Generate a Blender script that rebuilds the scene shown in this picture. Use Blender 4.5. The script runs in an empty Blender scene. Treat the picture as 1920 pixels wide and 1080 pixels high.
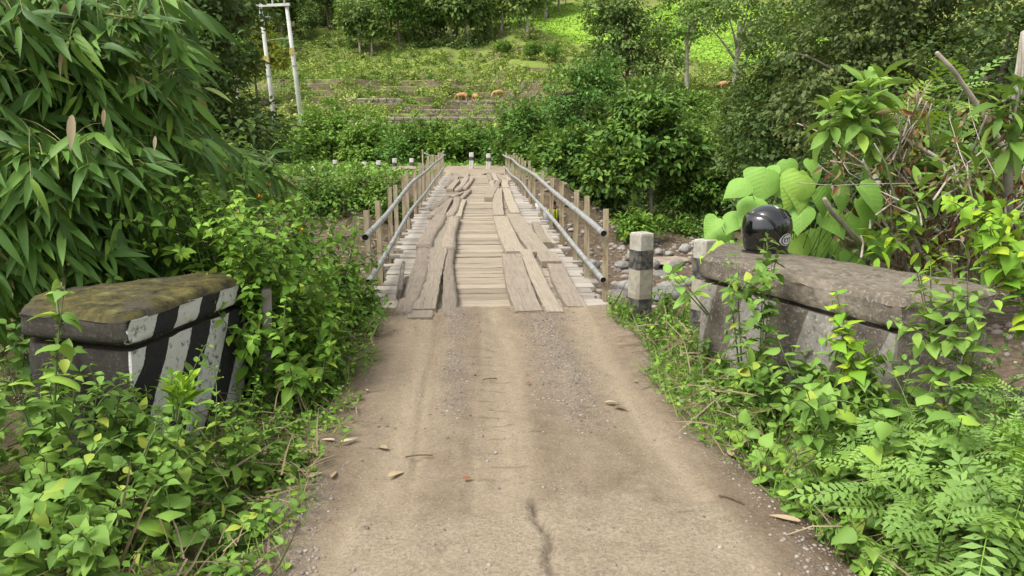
import bpy, bmesh, math, random
import numpy as np
from mathutils import Vector, Matrix, Euler

# ------------------------------------------------------------------ camera, sky, sun, exposure
sc = bpy.context.scene
R = math.radians
FPX, EYE, PITCH, YAW = 1400.0, 1.65, R(11.82), R(-3.07)
cam_d = bpy.data.cameras.new('camera'); cam = bpy.data.objects.new('camera', cam_d)
sc.collection.objects.link(cam); sc.camera = cam
cam.location = (0, 0, EYE); cam.rotation_euler = (R(90) - PITCH, 0, YAW)
cam_d.sensor_width = 36; cam_d.lens = 36 * FPX / 1920; cam_d.clip_start = 0.05; cam_d.clip_end = 2000

SUN_EL, SUN_AZ = R(58), R(-118)          # azimuth measured from +Y towards +X
world = bpy.data.worlds.new('World'); sc.world = world; world.use_nodes = True
wn, wl = world.node_tree.nodes, world.node_tree.links
bg = wn['Background']; sky = wn.new('ShaderNodeTexSky'); sky.sky_type = 'NISHITA'; sky.sun_disc = False
sky.sun_elevation = SUN_EL; sky.sun_rotation = SUN_AZ; sky.air_density = 1.0; sky.dust_density = 4.0; sky.ozone_density = 1.0
hs = wn.new('ShaderNodeHueSaturation'); hs.inputs['Saturation'].default_value = 0.12   # clouded over
wl.new(sky.outputs[0], hs.inputs['Color']); wl.new(hs.outputs[0], bg.inputs['Color'])
bg.inputs['Strength'].default_value = 0.14
sun_d = bpy.data.lights.new('sun', 'SUN'); sun = bpy.data.objects.new('sun', sun_d); sc.collection.objects.link(sun)
sun_d.energy = 1.5; sun_d.angle = R(24); sun_d.color = (1.0, 0.95, 0.87)
sv = Vector((math.sin(SUN_AZ) * math.cos(SUN_EL), math.cos(SUN_AZ) * math.cos(SUN_EL), math.sin(SUN_EL)))
sun.rotation_euler = sv.to_track_quat('Z', 'Y').to_euler(); sun.location = (0, 0, 60)
sc.view_settings.view_transform = 'Standard'; sc.view_settings.look = 'None'
sc.view_settings.gamma = 1; sc.view_settings.use_curve_mapping = False
sc.view_settings.exposure = 0.98
sc.cycles.max_bounces = 6; sc.cycles.diffuse_bounces = 2; sc.cycles.glossy_bounces = 2
sc.cycles.transmission_bounces = 4; sc.cycles.transparent_max_bounces = 6

# ------------------------------------------------------------------ helpers
rnd = random.Random(11)
COL = sc.collection

def _ray(px, py):
    vx, vz = (px - 960) / FPX, -(py - 540) / FPX
    y = math.cos(PITCH) + vz * math.sin(PITCH); z = -math.sin(PITCH) + vz * math.cos(PITCH)
    return Vector((vx * math.cos(YAW) - y * math.sin(YAW), vx * math.sin(YAW) + y * math.cos(YAW), z))
def at(px, py, Y):
    r = _ray(px, py); return Vector((0, 0, EYE)) + r * (Y / r.y)
def onz(px, py, z):
    r = _ray(px, py); return Vector((0, 0, EYE)) + r * ((z - EYE) / r.z)

def hash01(a, b, s):
    n = (a * 374761393 + b * 668265263 + s * 982451653) & 0x7fffffff
    n = ((n ^ (n >> 13)) * 1274126177) & 0x7fffffff
    return ((n ^ (n >> 16)) & 0xffff) / 65535.0
def vnoise(x, y, s=0):
    x = np.asarray(x, float); y = np.asarray(y, float)
    xi = np.floor(x).astype(np.int64); yi = np.floor(y).astype(np.int64)
    u = x - xi; v = y - yi; u = u * u * (3 - 2 * u); v = v * v * (3 - 2 * v)
    a = hash01(xi, yi, s); b = hash01(xi + 1, yi, s); c = hash01(xi, yi + 1, s); d = hash01(xi + 1, yi + 1, s)
    return (a * (1 - u) + b * u) * (1 - v) + (c * (1 - u) + d * u) * v
def fbm(x, y, s=0, o=4):
    t = 0; a = .5
    for i in range(o):
        t = t + a * (vnoise(x, y, s + i * 7) - .5) * 2; x = x * 2.03; y = y * 2.03; a *= .5
    return t
def sstep(a, b, x):
    t = np.clip((np.asarray(x, float) - a) / (b - a), 0, 1); return t * t * (3 - 2 * t)

def tag(o, label=None, cat=None, group=None, kind=None):
    if label: o['label'] = label
    if cat: o['category'] = cat
    if group: o['group'] = group
    if kind: o['kind'] = kind
    return o
def empty(name, loc=(0, 0, 0), label=None, cat=None, group=None):
    o = bpy.data.objects.new(name, None); COL.objects.link(o); o.location = loc; o.empty_display_size = .1
    return tag(o, label, cat, group)
def link(name, me, parent=None, world_loc=None):
    o = bpy.data.objects.new(name, me); COL.objects.link(o)
    if parent: o.parent = parent
    if world_loc is not None: o.location = world_loc
    return o

class MB:
    """collects shapes for one mesh"""
    def __init__(s): s.v = []; s.f = []; s.mi = []; s.cur = 0
    def add(s, vs, fs):
        b = len(s.v); s.v += [tuple(v) for v in vs]; s.f += [tuple(i + b for i in f) for f in fs]; s.mi += [s.cur] * len(fs)
    def loft(s, rings, cap=True):
        k = len(rings[0]); vs = [p for r in rings for p in r]; fs = []
        for i in range(len(rings) - 1):
            for j in range(k):
                j2 = (j + 1) % k; fs.append((i * k + j, i * k + j2, (i + 1) * k + j2, (i + 1) * k + j))
        if cap:
            fs.append(tuple(range(k - 1, -1, -1))); n = (len(rings) - 1) * k; fs.append(tuple(n + j for j in range(k)))
        s.add(vs, fs)
    def tube(s, pts, rad, k=7, cap=True, wob=0, rg=None):
        pts = [Vector(p) for p in pts]; n = len(pts)
        if not hasattr(rad, '__len__'): rad = [rad] * n
        rings = []; up = None
        for i, p in enumerate(pts):
            d = (pts[min(i + 1, n - 1)] - pts[max(i - 1, 0)]).normalized()
            if up is None: up = d.orthogonal()
            up = (up - d * up.dot(d)).normalized(); w = d.cross(up)
            rings.append([p + (up * math.cos(a) + w * math.sin(a)) * rad[i] * (1 + (rg.uniform(-wob, wob) if rg else 0))
                          for a in [2 * math.pi * j / k for j in range(k)]])
        s.loft(rings, cap)
    def box(s, c, sz, rot=None, bev=0):
        c = Vector(c); hx, hy, hz = [q / 2 for q in sz]; m = rot.to_matrix() if rot else Matrix.Identity(3)
        if bev <= 0:
            vs = [c + m @ Vector((x, y, z)) for z in (-hz, hz) for x, y in ((-hx, -hy), (hx, -hy), (hx, hy), (-hx, hy))]
            s.add(vs, [(3, 2, 1, 0), (4, 5, 6, 7), (0, 1, 5, 4), (1, 2, 6, 5), (2, 3, 7, 6), (3, 0, 4, 7)])
        else:
            rings = []
            for z, i in ((-hz, bev), (-hz + bev, 0), (hz - bev, 0), (hz, bev)):
                x, y, b = hx - i, hy - i, bev * .6
                rings.append([c + m @ Vector((a, d, z)) for a, d in ((-x + b, -y), (x - b, -y), (x, -y + b), (x, y - b), (x - b, y), (-x + b, y), (-x, y - b), (-x, -y + b))])
            s.loft(rings)
    def build(s, name, mat, parent=None, smooth=False, kind=None):
        me = bpy.data.meshes.new(name); me.from_pydata(s.v, [], s.f); me.update()
        for m in (mat if isinstance(mat, (list, tuple)) else [mat]): me.materials.append(m)
        if s.cur: me.polygons.foreach_set('material_index', s.mi)
        if smooth: me.polygons.foreach_set('use_smooth', [True] * len(me.polygons))
        o = link(name, me, parent)
        if parent and parent.type == 'EMPTY': o.location = -parent.location   # parents here are unrotated
        return tag(o, kind=kind)

# ------------------------------------------------------------------ leaf templates: length along +X from 0 to 1, normal +Z
def strip(xs, ws, fold=.12, droop=.15, wave=0, tip=None):
    v = []; f = []
    for i, (x, w) in enumerate(zip(xs, ws)):
        z = -droop * x * x; wv = wave * math.sin(x * 9)
        v += [(x, -w, z + fold * w * 2 + wv), (x, 0, z), (x, w, z + fold * w * 2 - wv)]
        if i:
            a = (i - 1) * 3; b = i * 3; f += [(a, b, b + 1, a + 1), (a + 1, b + 1, b + 2, a + 2)]
    return np.array(v, float), f
T_LANCE = [strip((0, .06, .22, .45, .7, .88, 1), (.006, .05, .086, .092, .064, .03, .002), .16, d) for d in (.06, .22, .5)]
T_ELLIP = [strip((0, .12, .35, .62, .85, 1), (.015, .1, .19, .19, .1, .004), f_, d, wv) for f_, d, wv in ((.15, .15, .008), (.3, .35, .015), (.1, .6, -.015))]
T_CURL = [strip((0, .3, .65, 1), (.03, .2, .17, .01), f_, d) for f_, d in ((.5, .35), (-.4, .2), (.3, .6))]
T_OVATE = [strip((0, .12, .35, .62, .85, 1), (.02, .22, .32, .25, .11, .004), f_, d, wv) for f_, d, wv in ((.12, .1, .01), (.25, .3, .02), (.05, .45, -.02))]
T_SMALL = [strip((0, .3, .68, 1), (.02, .27, .22, .01), f_, d) for f_, d in ((.15, .15), (.3, .35), (.02, .05))]
def heart(fold, droop, curl, ph, skew=0.0):
    xs = (-.08, -.03, .07, .22, .4, .6, .8, .92, 1); ws = (.13, .3, .43, .49, .46, .34, .18, .075, .004); v = []; f = []
    for i, (x, w) in enumerate(zip(xs, ws)):
        for q in (-1, -.5, 0, .5, 1):
            y = q * w; xx = x + (.07 if i == 0 and q == 0 else 0) + (.03 if i == 0 and abs(q) == .5 else 0)
            v.append((xx, y + skew * x * x, -droop * x * x + fold * abs(y) - curl * y * y * 2 + .05 * math.sin(x * 8 + ph + q) * abs(y)))
    for i in range(len(xs) - 1):
        for k in range(4): a = i * 5 + k; f.append((a, a + 5, a + 6, a + 1))
    return np.array(v, float), f
T_HEART = [heart(.25, .3, .55, 0), heart(.45, .55, .2, 1.3, .06), heart(.1, .2, .7, 2.1, -.06), heart(.35, .8, .5, 4, .03), heart(-.1, .35, .2, 5, -.1)]
def quad(fold):
    return np.array([(0, 0, 0), (.5, -.3, fold), (1, 0, -.12), (.5, .3, fold)], float), [(0, 1, 2, 3)]
T_QUAD = [quad(.08)]
def pinn(n, droop, w=.07, l=.2):
    v = []; f = []
    def leaflet(b, d, ln):
        d = Vector(d).normalized(); s_ = Vector((0, 0, 1)).cross(d).normalized(); b = Vector(b); k = len(v)
        q = [b, b + d * ln * .45 + s_ * w * .5 + Vector((0, 0, .012)), b + d * ln + Vector((0, 0, -.02)), b + d * ln * .45 - s_ * w * .5 + Vector((0, 0, .012))]
        for p in q: v.append((p.x, p.y, p.z - droop * p.x * p.x))
        f.append((k, k + 1, k + 2, k + 3))
    for i in range(n):
        x = .12 + .82 * i / (n - 1); ln = l * (.7 + .6 * math.sin(math.pi * (i + 1) / (n + 1)))
        leaflet((x, 0, 0), (.35, 1, .1), ln); leaflet((x, 0, 0), (.35, -1, .1), ln)
    leaflet((.94, 0, 0), (1, 0, 0), l)
    k = len(v)
    for x in (0, .5, 1): v += [(x, -.006, -droop * x * x - .004), (x, .006, -droop * x * x - .004)]
    f += [(k, k + 2, k + 3, k + 1), (k + 2, k + 4, k + 5, k + 3)]
    return np.array(v, float), f
T_PINN = [pinn(7, .2, .1, .24), pinn(8, .4, .09, .23), pinn(6, .1, .11, .25)]
T_FROND = [pinn(20, .35, .035, .26), pinn(20, .6, .035, .26)]
T_BLADE = [strip((0, .4, .75, 1), (.02, .018, .011, .001), .3, d) for d in (.25, .6)]

def frames(d, n):
    d = d / np.maximum(np.linalg.norm(d, axis=1, keepdims=True), 1e-9)
    y = np.cross(n, d); y /= np.maximum(np.linalg.norm(y, axis=1, keepdims=True), 1e-9)
    return np.stack([d, y, np.cross(d, y)], axis=2)

def leaf_data(name, tmpls, pos, M, size, mat, rg, var=None):
    """one joined mesh of leaves, with a random tint value for each leaf"""
    Vs = []; Ls = []; ct = []; vr = []; off = 0; n = len(pos)
    which = rg.integers(0, len(tmpls), n)
    if var is None: var = rg.random(n)
    for t, (tv, tf) in enumerate(tmpls):
        idx = np.nonzero(which == t)[0]
        if not len(idx): continue
        k = len(tv)
        V = np.einsum('nij,kj->nki', M[idx], tv) * size[idx][:, None, None] + pos[idx][:, None, :]
        Vs.append(V.reshape(-1, 3))
        flat = np.concatenate([np.array(f) for f in tf]); cnt = np.array([len(f) for f in tf])
        Ls.append((flat[None, :] + (np.arange(len(idx)) * k)[:, None] + off).ravel())
        ct.append(np.tile(cnt, len(idx))); vr.append(np.repeat(var[idx], k)); off += len(idx) * k
    V = np.concatenate(Vs); L = np.concatenate(Ls); C = np.concatenate(ct); vr = np.concatenate(vr)
    me = bpy.data.meshes.new(name)
    me.vertices.add(len(V)); me.vertices.foreach_set('co', V.ravel().astype(np.float32))
    me.loops.add(len(L)); me.loops.foreach_set('vertex_index', L.astype(np.int32))
    me.polygons.add(len(C)); st = np.concatenate([[0], np.cumsum(C)[:-1]])
    me.polygons.foreach_set('loop_start', st.astype(np.int32))
    me.polygons.foreach_set('use_smooth', np.ones(len(C), bool))
    at_ = me.attributes.new('var', 'FLOAT', 'POINT'); at_.data.foreach_set('value', vr.astype(np.float32))
    me.materials.append(mat); me.update(calc_edges=True); me.validate()
    return me

_tm = {}
def tmpl_mesh(key, t, mat, name):
    k = (key, t, mat.name)
    if k not in _tm:
        v, f = key_map[key][t]; me = bpy.data.meshes.new(name); me.from_pydata([tuple(p) for p in v], [], f)
        me.polygons.foreach_set('use_smooth', [True] * len(f)); me.materials.append(mat); me.update(); _tm[k] = me
    return _tm[k]
key_map = dict(lance=T_LANCE, ovate=T_OVATE, small=T_SMALL, heart=T_HEART, pinn=T_PINN, blade=T_BLADE, frond=T_FROND, quad=T_QUAD, ellip=T_ELLIP, curl=T_CURL)

def foliage(parent, key, L, mat, rg, singles=150, name='leaf', minpx=11, var=None):
    """leaves of one plant: the ones that show largest are objects of their own, the rest one part"""
    pos, d, n, size = L; M = frames(d, n); p0 = np.array(parent.location)
    dist = np.linalg.norm(pos - np.array([0, 0, EYE]), axis=1); px = size * FPX / dist
    tip = pos + M[:, :, 0] * size[:, None] * .5
    c, s_ = math.cos(YAW), math.sin(YAW); u = tip[:, 0] * c + tip[:, 1] * s_; w = -tip[:, 0] * s_ + tip[:, 1] * c
    inside = (w > .3) & (np.abs(u / np.maximum(w, .3)) < .74)
    score = np.where(inside & (px > minpx), -dist, -1e6) + 0.0
    order = np.argsort(-score, kind='stable'); k = int(min(singles, (score > -1e5).sum()))
    one, rest = order[:k], order[k:]
    t = rg.integers(0, len(key_map[key]), len(pos))
    for i in one:
        o = bpy.data.objects.new(name, tmpl_mesh(key, int(t[i]), mat, name)); COL.objects.link(o); o.parent = parent
        m = Matrix.Identity(4)
        for a in range(3):
            for b in range(3): m[a][b] = M[i, a, b] * size[i]
            m[a][3] = pos[i, a] - p0[a]
        o.matrix_basis = m
    if len(rest):
        me = leaf_data('foliage', key_map[key], pos[rest] - p0, M[rest], size[rest], mat, rg, None if var is None else var[rest])
        o = link('foliage', me, parent); tag(o, kind='stuff')

def cat_L(Ls):
    return tuple(np.concatenate([np.asarray(l[i], float) for l in Ls]) for i in range(4))

def curve(a, b, bulge=(0, 0, 0), n=8, jit=0, rg=None):
    a, b, g = Vector(a), Vector(b), Vector(bulge); out = []
    for i in range(n):
        t = i / (n - 1); p = a.lerp(b, t) + g * (4 * t * (1 - t))
        if jit and 0 < i: p = p + Vector([rg.uniform(-jit, jit) for _ in range(3)])
        out.append(p)
    return out

def stem_leaves(pts, gap, size, rg, t0=.2, mode='opp', pitch=.25, jit=.35, taper=.5, petiole=.15):
    """leaf positions, directions, normals and sizes along a stem"""
    pts = np.array([tuple(p) for p in pts]); seg = np.linalg.norm(np.diff(pts, axis=0), axis=1); cum = np.concatenate([[0], np.cumsum(seg)])
    tot = cum[-1]; s = np.arange(tot * t0, tot, gap); s = np.append(s, tot)
    P = np.stack([np.interp(s, cum, pts[:, i]) for i in range(3)], 1)
    T = np.stack([np.interp(np.minimum(s + .01, tot), cum, pts[:, i]) - np.interp(np.maximum(s - .01, 0), cum, pts[:, i]) for i in range(3)], 1)
    T /= np.maximum(np.linalg.norm(T, axis=1, keepdims=True), 1e-9)
    ph = rg.random() * 6.28; out = []
    for side in ((0, math.pi) if mode == 'opp' else (0,)):
        a = ph + np.arange(len(s)) * (math.pi / 2 if mode == 'opp' else 2.4) + side + rg.normal(0, jit, len(s))
        ref = np.where(np.abs(T[:, 2:3]) < .9, np.array([[0, 0, 1.]]), np.array([[1., 0, 0]]))
        u = np.cross(ref, T); u /= np.linalg.norm(u, axis=1, keepdims=True); w = np.cross(T, u)
        rad = u * np.cos(a)[:, None] + w * np.sin(a)[:, None]
        pt = pitch + rg.normal(0, jit * .8, len(s))
        d = rad * np.cos(pt)[:, None] + T * np.sin(pt)[:, None]; d[:, 2] -= .12
        nn = np.array([[0, 0, 1.]]) + T * .6 - rad * .25 + rg.normal(0, .28, (len(s), 3))
        tt = s / tot; sz = size * (1 - taper * np.clip((tt - .55) / .45, 0, 1)) * rg.uniform(.7, 1.2, len(s))
        out.append((P + d * (sz * petiole)[:, None], d, nn, sz))
    return cat_L(out)

# ------------------------------------------------------------------ materials
def mat_new(name):
    m = bpy.data.materials.new(name); m.use_nodes = True; nt = m.node_tree; b = nt.nodes['Principled BSDF']
    return m, nt, nt.nodes, nt.links, b
def ramp(nodes, stops, interp='LINEAR'):
    r = nodes.new('ShaderNodeValToRGB'); r.color_ramp.interpolation = interp; e = r.color_ramp.elements
    while len(e) < len(stops): e.new(.5)
    for q, (p, c) in zip(e, stops): q.position = p; q.color = (*c, 1) if len(c) == 3 else c
    return r
def noise_n(nodes, links, vec, scale, detail=5, rough=.6, dist=0):
    n = nodes.new('ShaderNodeTexNoise'); n.inputs['Scale'].default_value = scale; n.inputs['Detail'].default_value = detail
    n.inputs['Roughness'].default_value = rough; n.inputs['Distortion'].default_value = dist
    if vec is not None: links.new(vec, n.inputs['Vector'])
    return n
def mixc(nodes, links, fac, a, b, mode='MIX'):
    m = nodes.new('ShaderNodeMix'); m.data_type = 'RGBA'; m.blend_type = mode
    for i, q in ((0, fac), (6, a), (7, b)):
        if hasattr(q, 'links'): links.new(q, m.inputs[i])
        else: m.inputs[i].default_value = q if i == 0 else (*q, 1)
    return m.outputs[2]
def mth(nodes, links, op, a, b=0.5):
    m = nodes.new('ShaderNodeMath'); m.operation = op
    for i, q in ((0, a), (1, b)):
        if hasattr(q, 'links'): links.new(q, m.inputs[i])
        else: m.inputs[i].default_value = q
    return m.outputs[0]
def bump(nodes, links, b, h, strength=.4, dist=.01):
    n = nodes.new('ShaderNodeBump'); n.inputs['Strength'].default_value = strength; n.inputs['Distance'].default_value = dist
    links.new(h, n.inputs['Height']); links.new(n.outputs[0], b.inputs['Normal'])

def leaf_mat(name, stops, rough=.5, trans=.35, spec=.4, veins=False):
    trans *= .62; spec *= .6; rough = min(rough + .08, .8)
    m, nt, N, K, b = mat_new(name)
    a = N.new('ShaderNodeAttribute'); a.attribute_name = 'var'; oi = N.new('ShaderNodeObjectInfo')
    f = mth(N, K, 'FRACT', mth(N, K, 'ADD', a.outputs['Fac'], oi.outputs['Random']))
    r = ramp(N, stops); K.new(f, r.inputs[0])
    geo = N.new('ShaderNodeNewGeometry'); rc_ = r.outputs[0]
    if veins:      # single leaves: midrib along local x, side ribs slanting from it
        tc = N.new('ShaderNodeTexCoord'); sx = N.new('ShaderNodeSeparateXYZ'); K.new(tc.outputs['Object'], sx.inputs[0]); ay = mth(N, K, 'ABSOLUTE', sx.outputs[1])
        w = mth(N, K, 'ABSOLUTE', mth(N, K, 'SUBTRACT', mth(N, K, 'FRACT', mth(N, K, 'MULTIPLY', mth(N, K, 'SUBTRACT', sx.outputs[0], mth(N, K, 'MULTIPLY', ay, .75)), 7)), .5))
        vn = mth(N, K, 'MAXIMUM', mth(N, K, 'LESS_THAN', ay, .013), mth(N, K, 'GREATER_THAN', w, .455))
        nz_ = noise_n(N, K, tc.outputs['Object'], 6, 4); bl = ramp(N, [(.4, (0, 0, 0)), (.8, (1, 1, 1))]); K.new(nz_.outputs[0], bl.inputs[0])
        rc_ = mixc(N, K, mth(N, K, 'MULTIPLY', bl.outputs[0], .35), rc_, (.12, .24, .04)); rc_ = mixc(N, K, mth(N, K, 'MULTIPLY', vn, .3), rc_, (.38, .5, .16)); bump(N, K, b, w, .2, .015)
    under = mixc(N, K, mth(N, K, 'MULTIPLY', geo.outputs['Backfacing'], .45), rc_, (.17, .24, .12))
    K.new(under, b.inputs['Base Color']); b.inputs['Roughness'].default_value = rough; b.inputs['Specular IOR Level'].default_value = spec
    t = N.new('ShaderNodeBsdfTranslucent'); K.new(mixc(N, K, .5, r.outputs[0], (.3, .42, .03), 'MIX'), t.inputs[0])
    mx = N.new('ShaderNodeMixShader'); mx.inputs[0].default_value = trans
    K.new(b.outputs[0], mx.inputs[1]); K.new(t.outputs[0], mx.inputs[2]); K.new(mx.outputs[0], N['Material Output'].inputs[0])
    return m
def g(*a): return a
LM = {}
LM['bamboo'] = leaf_mat('bamboo leaf', [(0, g(.04, .1, .016)), (.45, g(.085, .185, .028)), (.85, g(.15, .29, .048)), (.96, g(.22, .36, .05)), (.985, g(.34, .36, .12)), (1, g(.4, .3, .16))], .45, .3, .5)
LM['lantana'] = leaf_mat('lantana leaf', [(0, g(0.09, 0.19, 0.022)), (0.5, g(0.15, 0.3, 0.032)), (0.9, g(0.22, 0.4, 0.045)), (1, g(0.32, 0.44, 0.05))], .5, .35)
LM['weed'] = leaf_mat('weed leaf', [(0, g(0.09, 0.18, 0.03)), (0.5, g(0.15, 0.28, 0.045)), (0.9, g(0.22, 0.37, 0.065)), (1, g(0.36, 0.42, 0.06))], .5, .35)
LM['pale'] = leaf_mat('pale weed leaf', [(0, g(0.15, 0.27, 0.05)), (0.6, g(0.22, 0.38, 0.07)), (1, g(0.31, 0.47, 0.06))], .45, .4)
LM['lime'] = leaf_mat('lime leaf', [(0, g(.16, .34, .03)), (.6, g(.25, .45, .03)), (1, g(.4, .5, .03))], .5, .42)
LM['fern'] = leaf_mat('feathery leaf', [(0, g(0.17, 0.34, 0.035)), (0.6, g(0.25, 0.46, 0.05)), (1, g(0.34, 0.54, 0.06))], .5, .4)
LM['big'] = leaf_mat('broad leaf', [(0, g(.18, .35, .06)), (.6, g(.25, .46, .09)), (1, g(.36, .52, .07))], .5, .45, .4, True)
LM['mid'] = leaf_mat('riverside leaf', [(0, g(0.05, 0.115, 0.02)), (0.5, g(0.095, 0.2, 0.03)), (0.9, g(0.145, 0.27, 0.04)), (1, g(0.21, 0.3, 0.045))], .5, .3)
LM['midl'] = leaf_mat('lighter riverside leaf', [(0, g(0.08, 0.165, 0.024)), (0.5, g(0.135, 0.26, 0.036)), (1, g(0.21, 0.35, 0.05))], .5, .32)
LM['vine'] = leaf_mat('vine leaf', [(0, g(0.055, 0.14, 0.026)), (0.5, g(0.1, 0.22, 0.04)), (1, g(0.16, 0.29, 0.05))], .5, .3)
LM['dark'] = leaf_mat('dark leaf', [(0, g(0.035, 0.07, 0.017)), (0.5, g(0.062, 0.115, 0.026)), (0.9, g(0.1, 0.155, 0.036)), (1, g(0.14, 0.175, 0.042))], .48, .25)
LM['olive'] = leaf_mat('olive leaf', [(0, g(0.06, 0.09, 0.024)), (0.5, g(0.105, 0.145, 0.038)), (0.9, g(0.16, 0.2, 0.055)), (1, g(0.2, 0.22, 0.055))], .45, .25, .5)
LM['scrub'] = leaf_mat('scrub leaf', [(0, g(.17, .235, .05)), (.4, g(.25, .335, .068)), (.75, g(.32, .405, .085)), (1, g(.41, .45, .12))], .6, .35)  # distance haze put into the leaf colour: less saturated, more blue
LM['hilltree'] = leaf_mat('hill tree leaf', [(0, g(.09, .15, .045)), (.5, g(.15, .235, .06)), (1, g(.23, .32, .08))], .6, .35)  # haze over the tree line painted in as paler, bluer leaves
LM['crop'] = leaf_mat('crop leaf', [(0, g(0.17, 0.31, 0.035)), (0.6, g(0.22, 0.38, 0.05)), (1, g(0.29, 0.43, 0.06))], .6, .35)
LM['yellow'] = leaf_mat('yellowing leaf', [(0, g(.2, .27, .03)), (.6, g(.3, .33, .04)), (1, g(.42, .36, .05))], .55, .35)
LM['dry'] = leaf_mat('dry leaf', [(0, g(.1, .035, .018)), (.5, g(.2, .075, .035)), (.85, g(.28, .12, .06)), (1, g(.35, .22, .12))], .65, .2)
LM['tan'] = leaf_mat('tan leaf', [(0, g(.36, .26, .15)), (.6, g(.46, .36, .22)), (1, g(.55, .46, .32))], .6, .2)
LM['straw'] = leaf_mat('dry grass', [(0, g(.14, .1, .06)), (.6, g(.24, .18, .11)), (1, g(.34, .28, .18))], .7, .15)
LM['grass'] = leaf_mat('grass', [(0, g(.1, .2, .03)), (.6, g(.16, .29, .04)), (.9, g(.22, .34, .06)), (1, g(.35, .32, .12))], .55, .3)
LM['orange'] = leaf_mat('orange petal', [(0, g(.8, .25, .01)), (1, g(.8, .36, .02))], .6, .2)
LM['pink'] = leaf_mat('pink petal', [(0, g(.5, .06, .12)), (1, g(.55, .12, .2))], .6, .2)
LM['bud'] = leaf_mat('dried flower head', [(0, g(.12, .1, .06)), (1, g(.22, .19, .1))], .8, .1)

def plain(name, c, rough=.6, metal=0, var=.25, scale=8, c2=None, bstr=.25, bdist=.004, spec=.4, stretch=None):
    m, nt, N, K, b = mat_new(name); tc = N.new('ShaderNodeTexCoord'); vec = tc.outputs['Object']
    if stretch:
        mp = N.new('ShaderNodeMapping'); mp.inputs['Scale'].default_value = stretch; K.new(vec, mp.inputs[0]); vec = mp.outputs[0]
    n1 = noise_n(N, K, vec, scale, 6); c2 = c2 or tuple(q * .5 for q in c); oi = N.new('ShaderNodeObjectInfo')
    r = ramp(N, [(.3, c2), (.62, c)]); K.new(n1.outputs[0], r.inputs[0])
    br = mth(N, K, 'ADD', mth(N, K, 'MULTIPLY', oi.outputs['Random'], var), 1 - var / 2)
    h = N.new('ShaderNodeHueSaturation'); K.new(br, h.inputs['Value']); K.new(r.outputs[0], h.inputs['Color']); K.new(h.outputs[0], b.inputs['Base Color'])
    b.inputs['Roughness'].default_value = rough; b.inputs['Metallic'].default_value = metal; b.inputs['Specular IOR Level'].default_value = spec
    n2 = noise_n(N, K, vec, scale * 5, 4); bump(N, K, b, n2.outputs[0], bstr, bdist); return m
MT = {}
MT['stem'] = plain('green stem', (.13, .2, .05), .6, scale=20)
MT['bstem'] = plain('woody stem', (.2, .17, .1), .8, scale=15)
MT['cane'] = plain('bamboo cane', (.32, .33, .12), .45, scale=6)
MT['bark'] = plain('tree bark', (.17, .14, .1), .9, scale=6, bstr=.6, bdist=.02)
MT['palebark'] = plain('pale bark', (.42, .38, .32), .85, scale=5, c2=(.2, .18, .14), bstr=.4, bdist=.01)
MT['deadwood'] = plain('cut branch', (.46, .41, .34), .85, scale=9, c2=(.22, .18, .14), bstr=.4)
MT['poleconc'] = plain('pole concrete', (.5, .5, .48), .8, scale=2, c2=(.36, .36, .34))
MT['steel'] = plain('galvanised steel', (.4, .41, .41), .5, .3, scale=6)
MT['wire'] = plain('wire', (.06, .06, .06), .6)
MT['yellowbox'] = plain('yellow plate', (.55, .45, .12), .6)
MT['rock'] = plain('river stone', (.26, .25, .23), .85, scale=7, c2=(.13, .12, .1), var=.6, bstr=.5)
MT['flatrock'] = plain('flat sandstone', (.33, .27, .2), .85, scale=4, c2=(.2, .16, .12), var=.3)
MT['masonry'] = plain('abutment stone', (.24, .22, .19), .9, scale=5, c2=(.1, .09, .08), bstr=.6)
MT['pebble'] = plain('pebble', (.3, .27, .23), .85, scale=30, c2=(.15, .13, .11))
MT['twig'] = plain('twig', (.14, .09, .05), .85, scale=30)
MT['cow'] = plain('cow hide', (.42, .22, .1), .8, scale=2, c2=(.36, .18, .08))
MT['cowpale'] = plain('pale cow hide', (.5, .33, .15), .8, scale=2, c2=(.44, .27, .11))
MT['cowwhite'] = plain('white cow stocking', (.6, .5, .38), .8)
MT['blackbits'] = plain('hoof', (.03, .025, .02), .6)
MT['skin'] = plain('skin', (.28, .15, .09), .6, scale=20, c2=(.25, .13, .08))
MT['hair'] = plain('hair', (.012, .01, .009), .5)
MT['vest'] = plain('high visibility vest', (.55, .7, .03), .6, scale=10, c2=(.5, .62, .03))
MT['reflect'] = plain('reflective tape', (.6, .6, .58), .4)
MT['shirt'] = plain('brown shirt', (.14, .06, .04), .8, scale=15)
MT['trousers'] = plain('dark trousers', (.03, .03, .04), .8)
MT['sack'] = plain('white sack', (.6, .6, .58), .7, scale=12, c2=(.42, .42, .4))
MT['whitestone'] = plain('white stone', (.75, .75, .73), .6, scale=9, c2=(.6, .6, .58))

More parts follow.
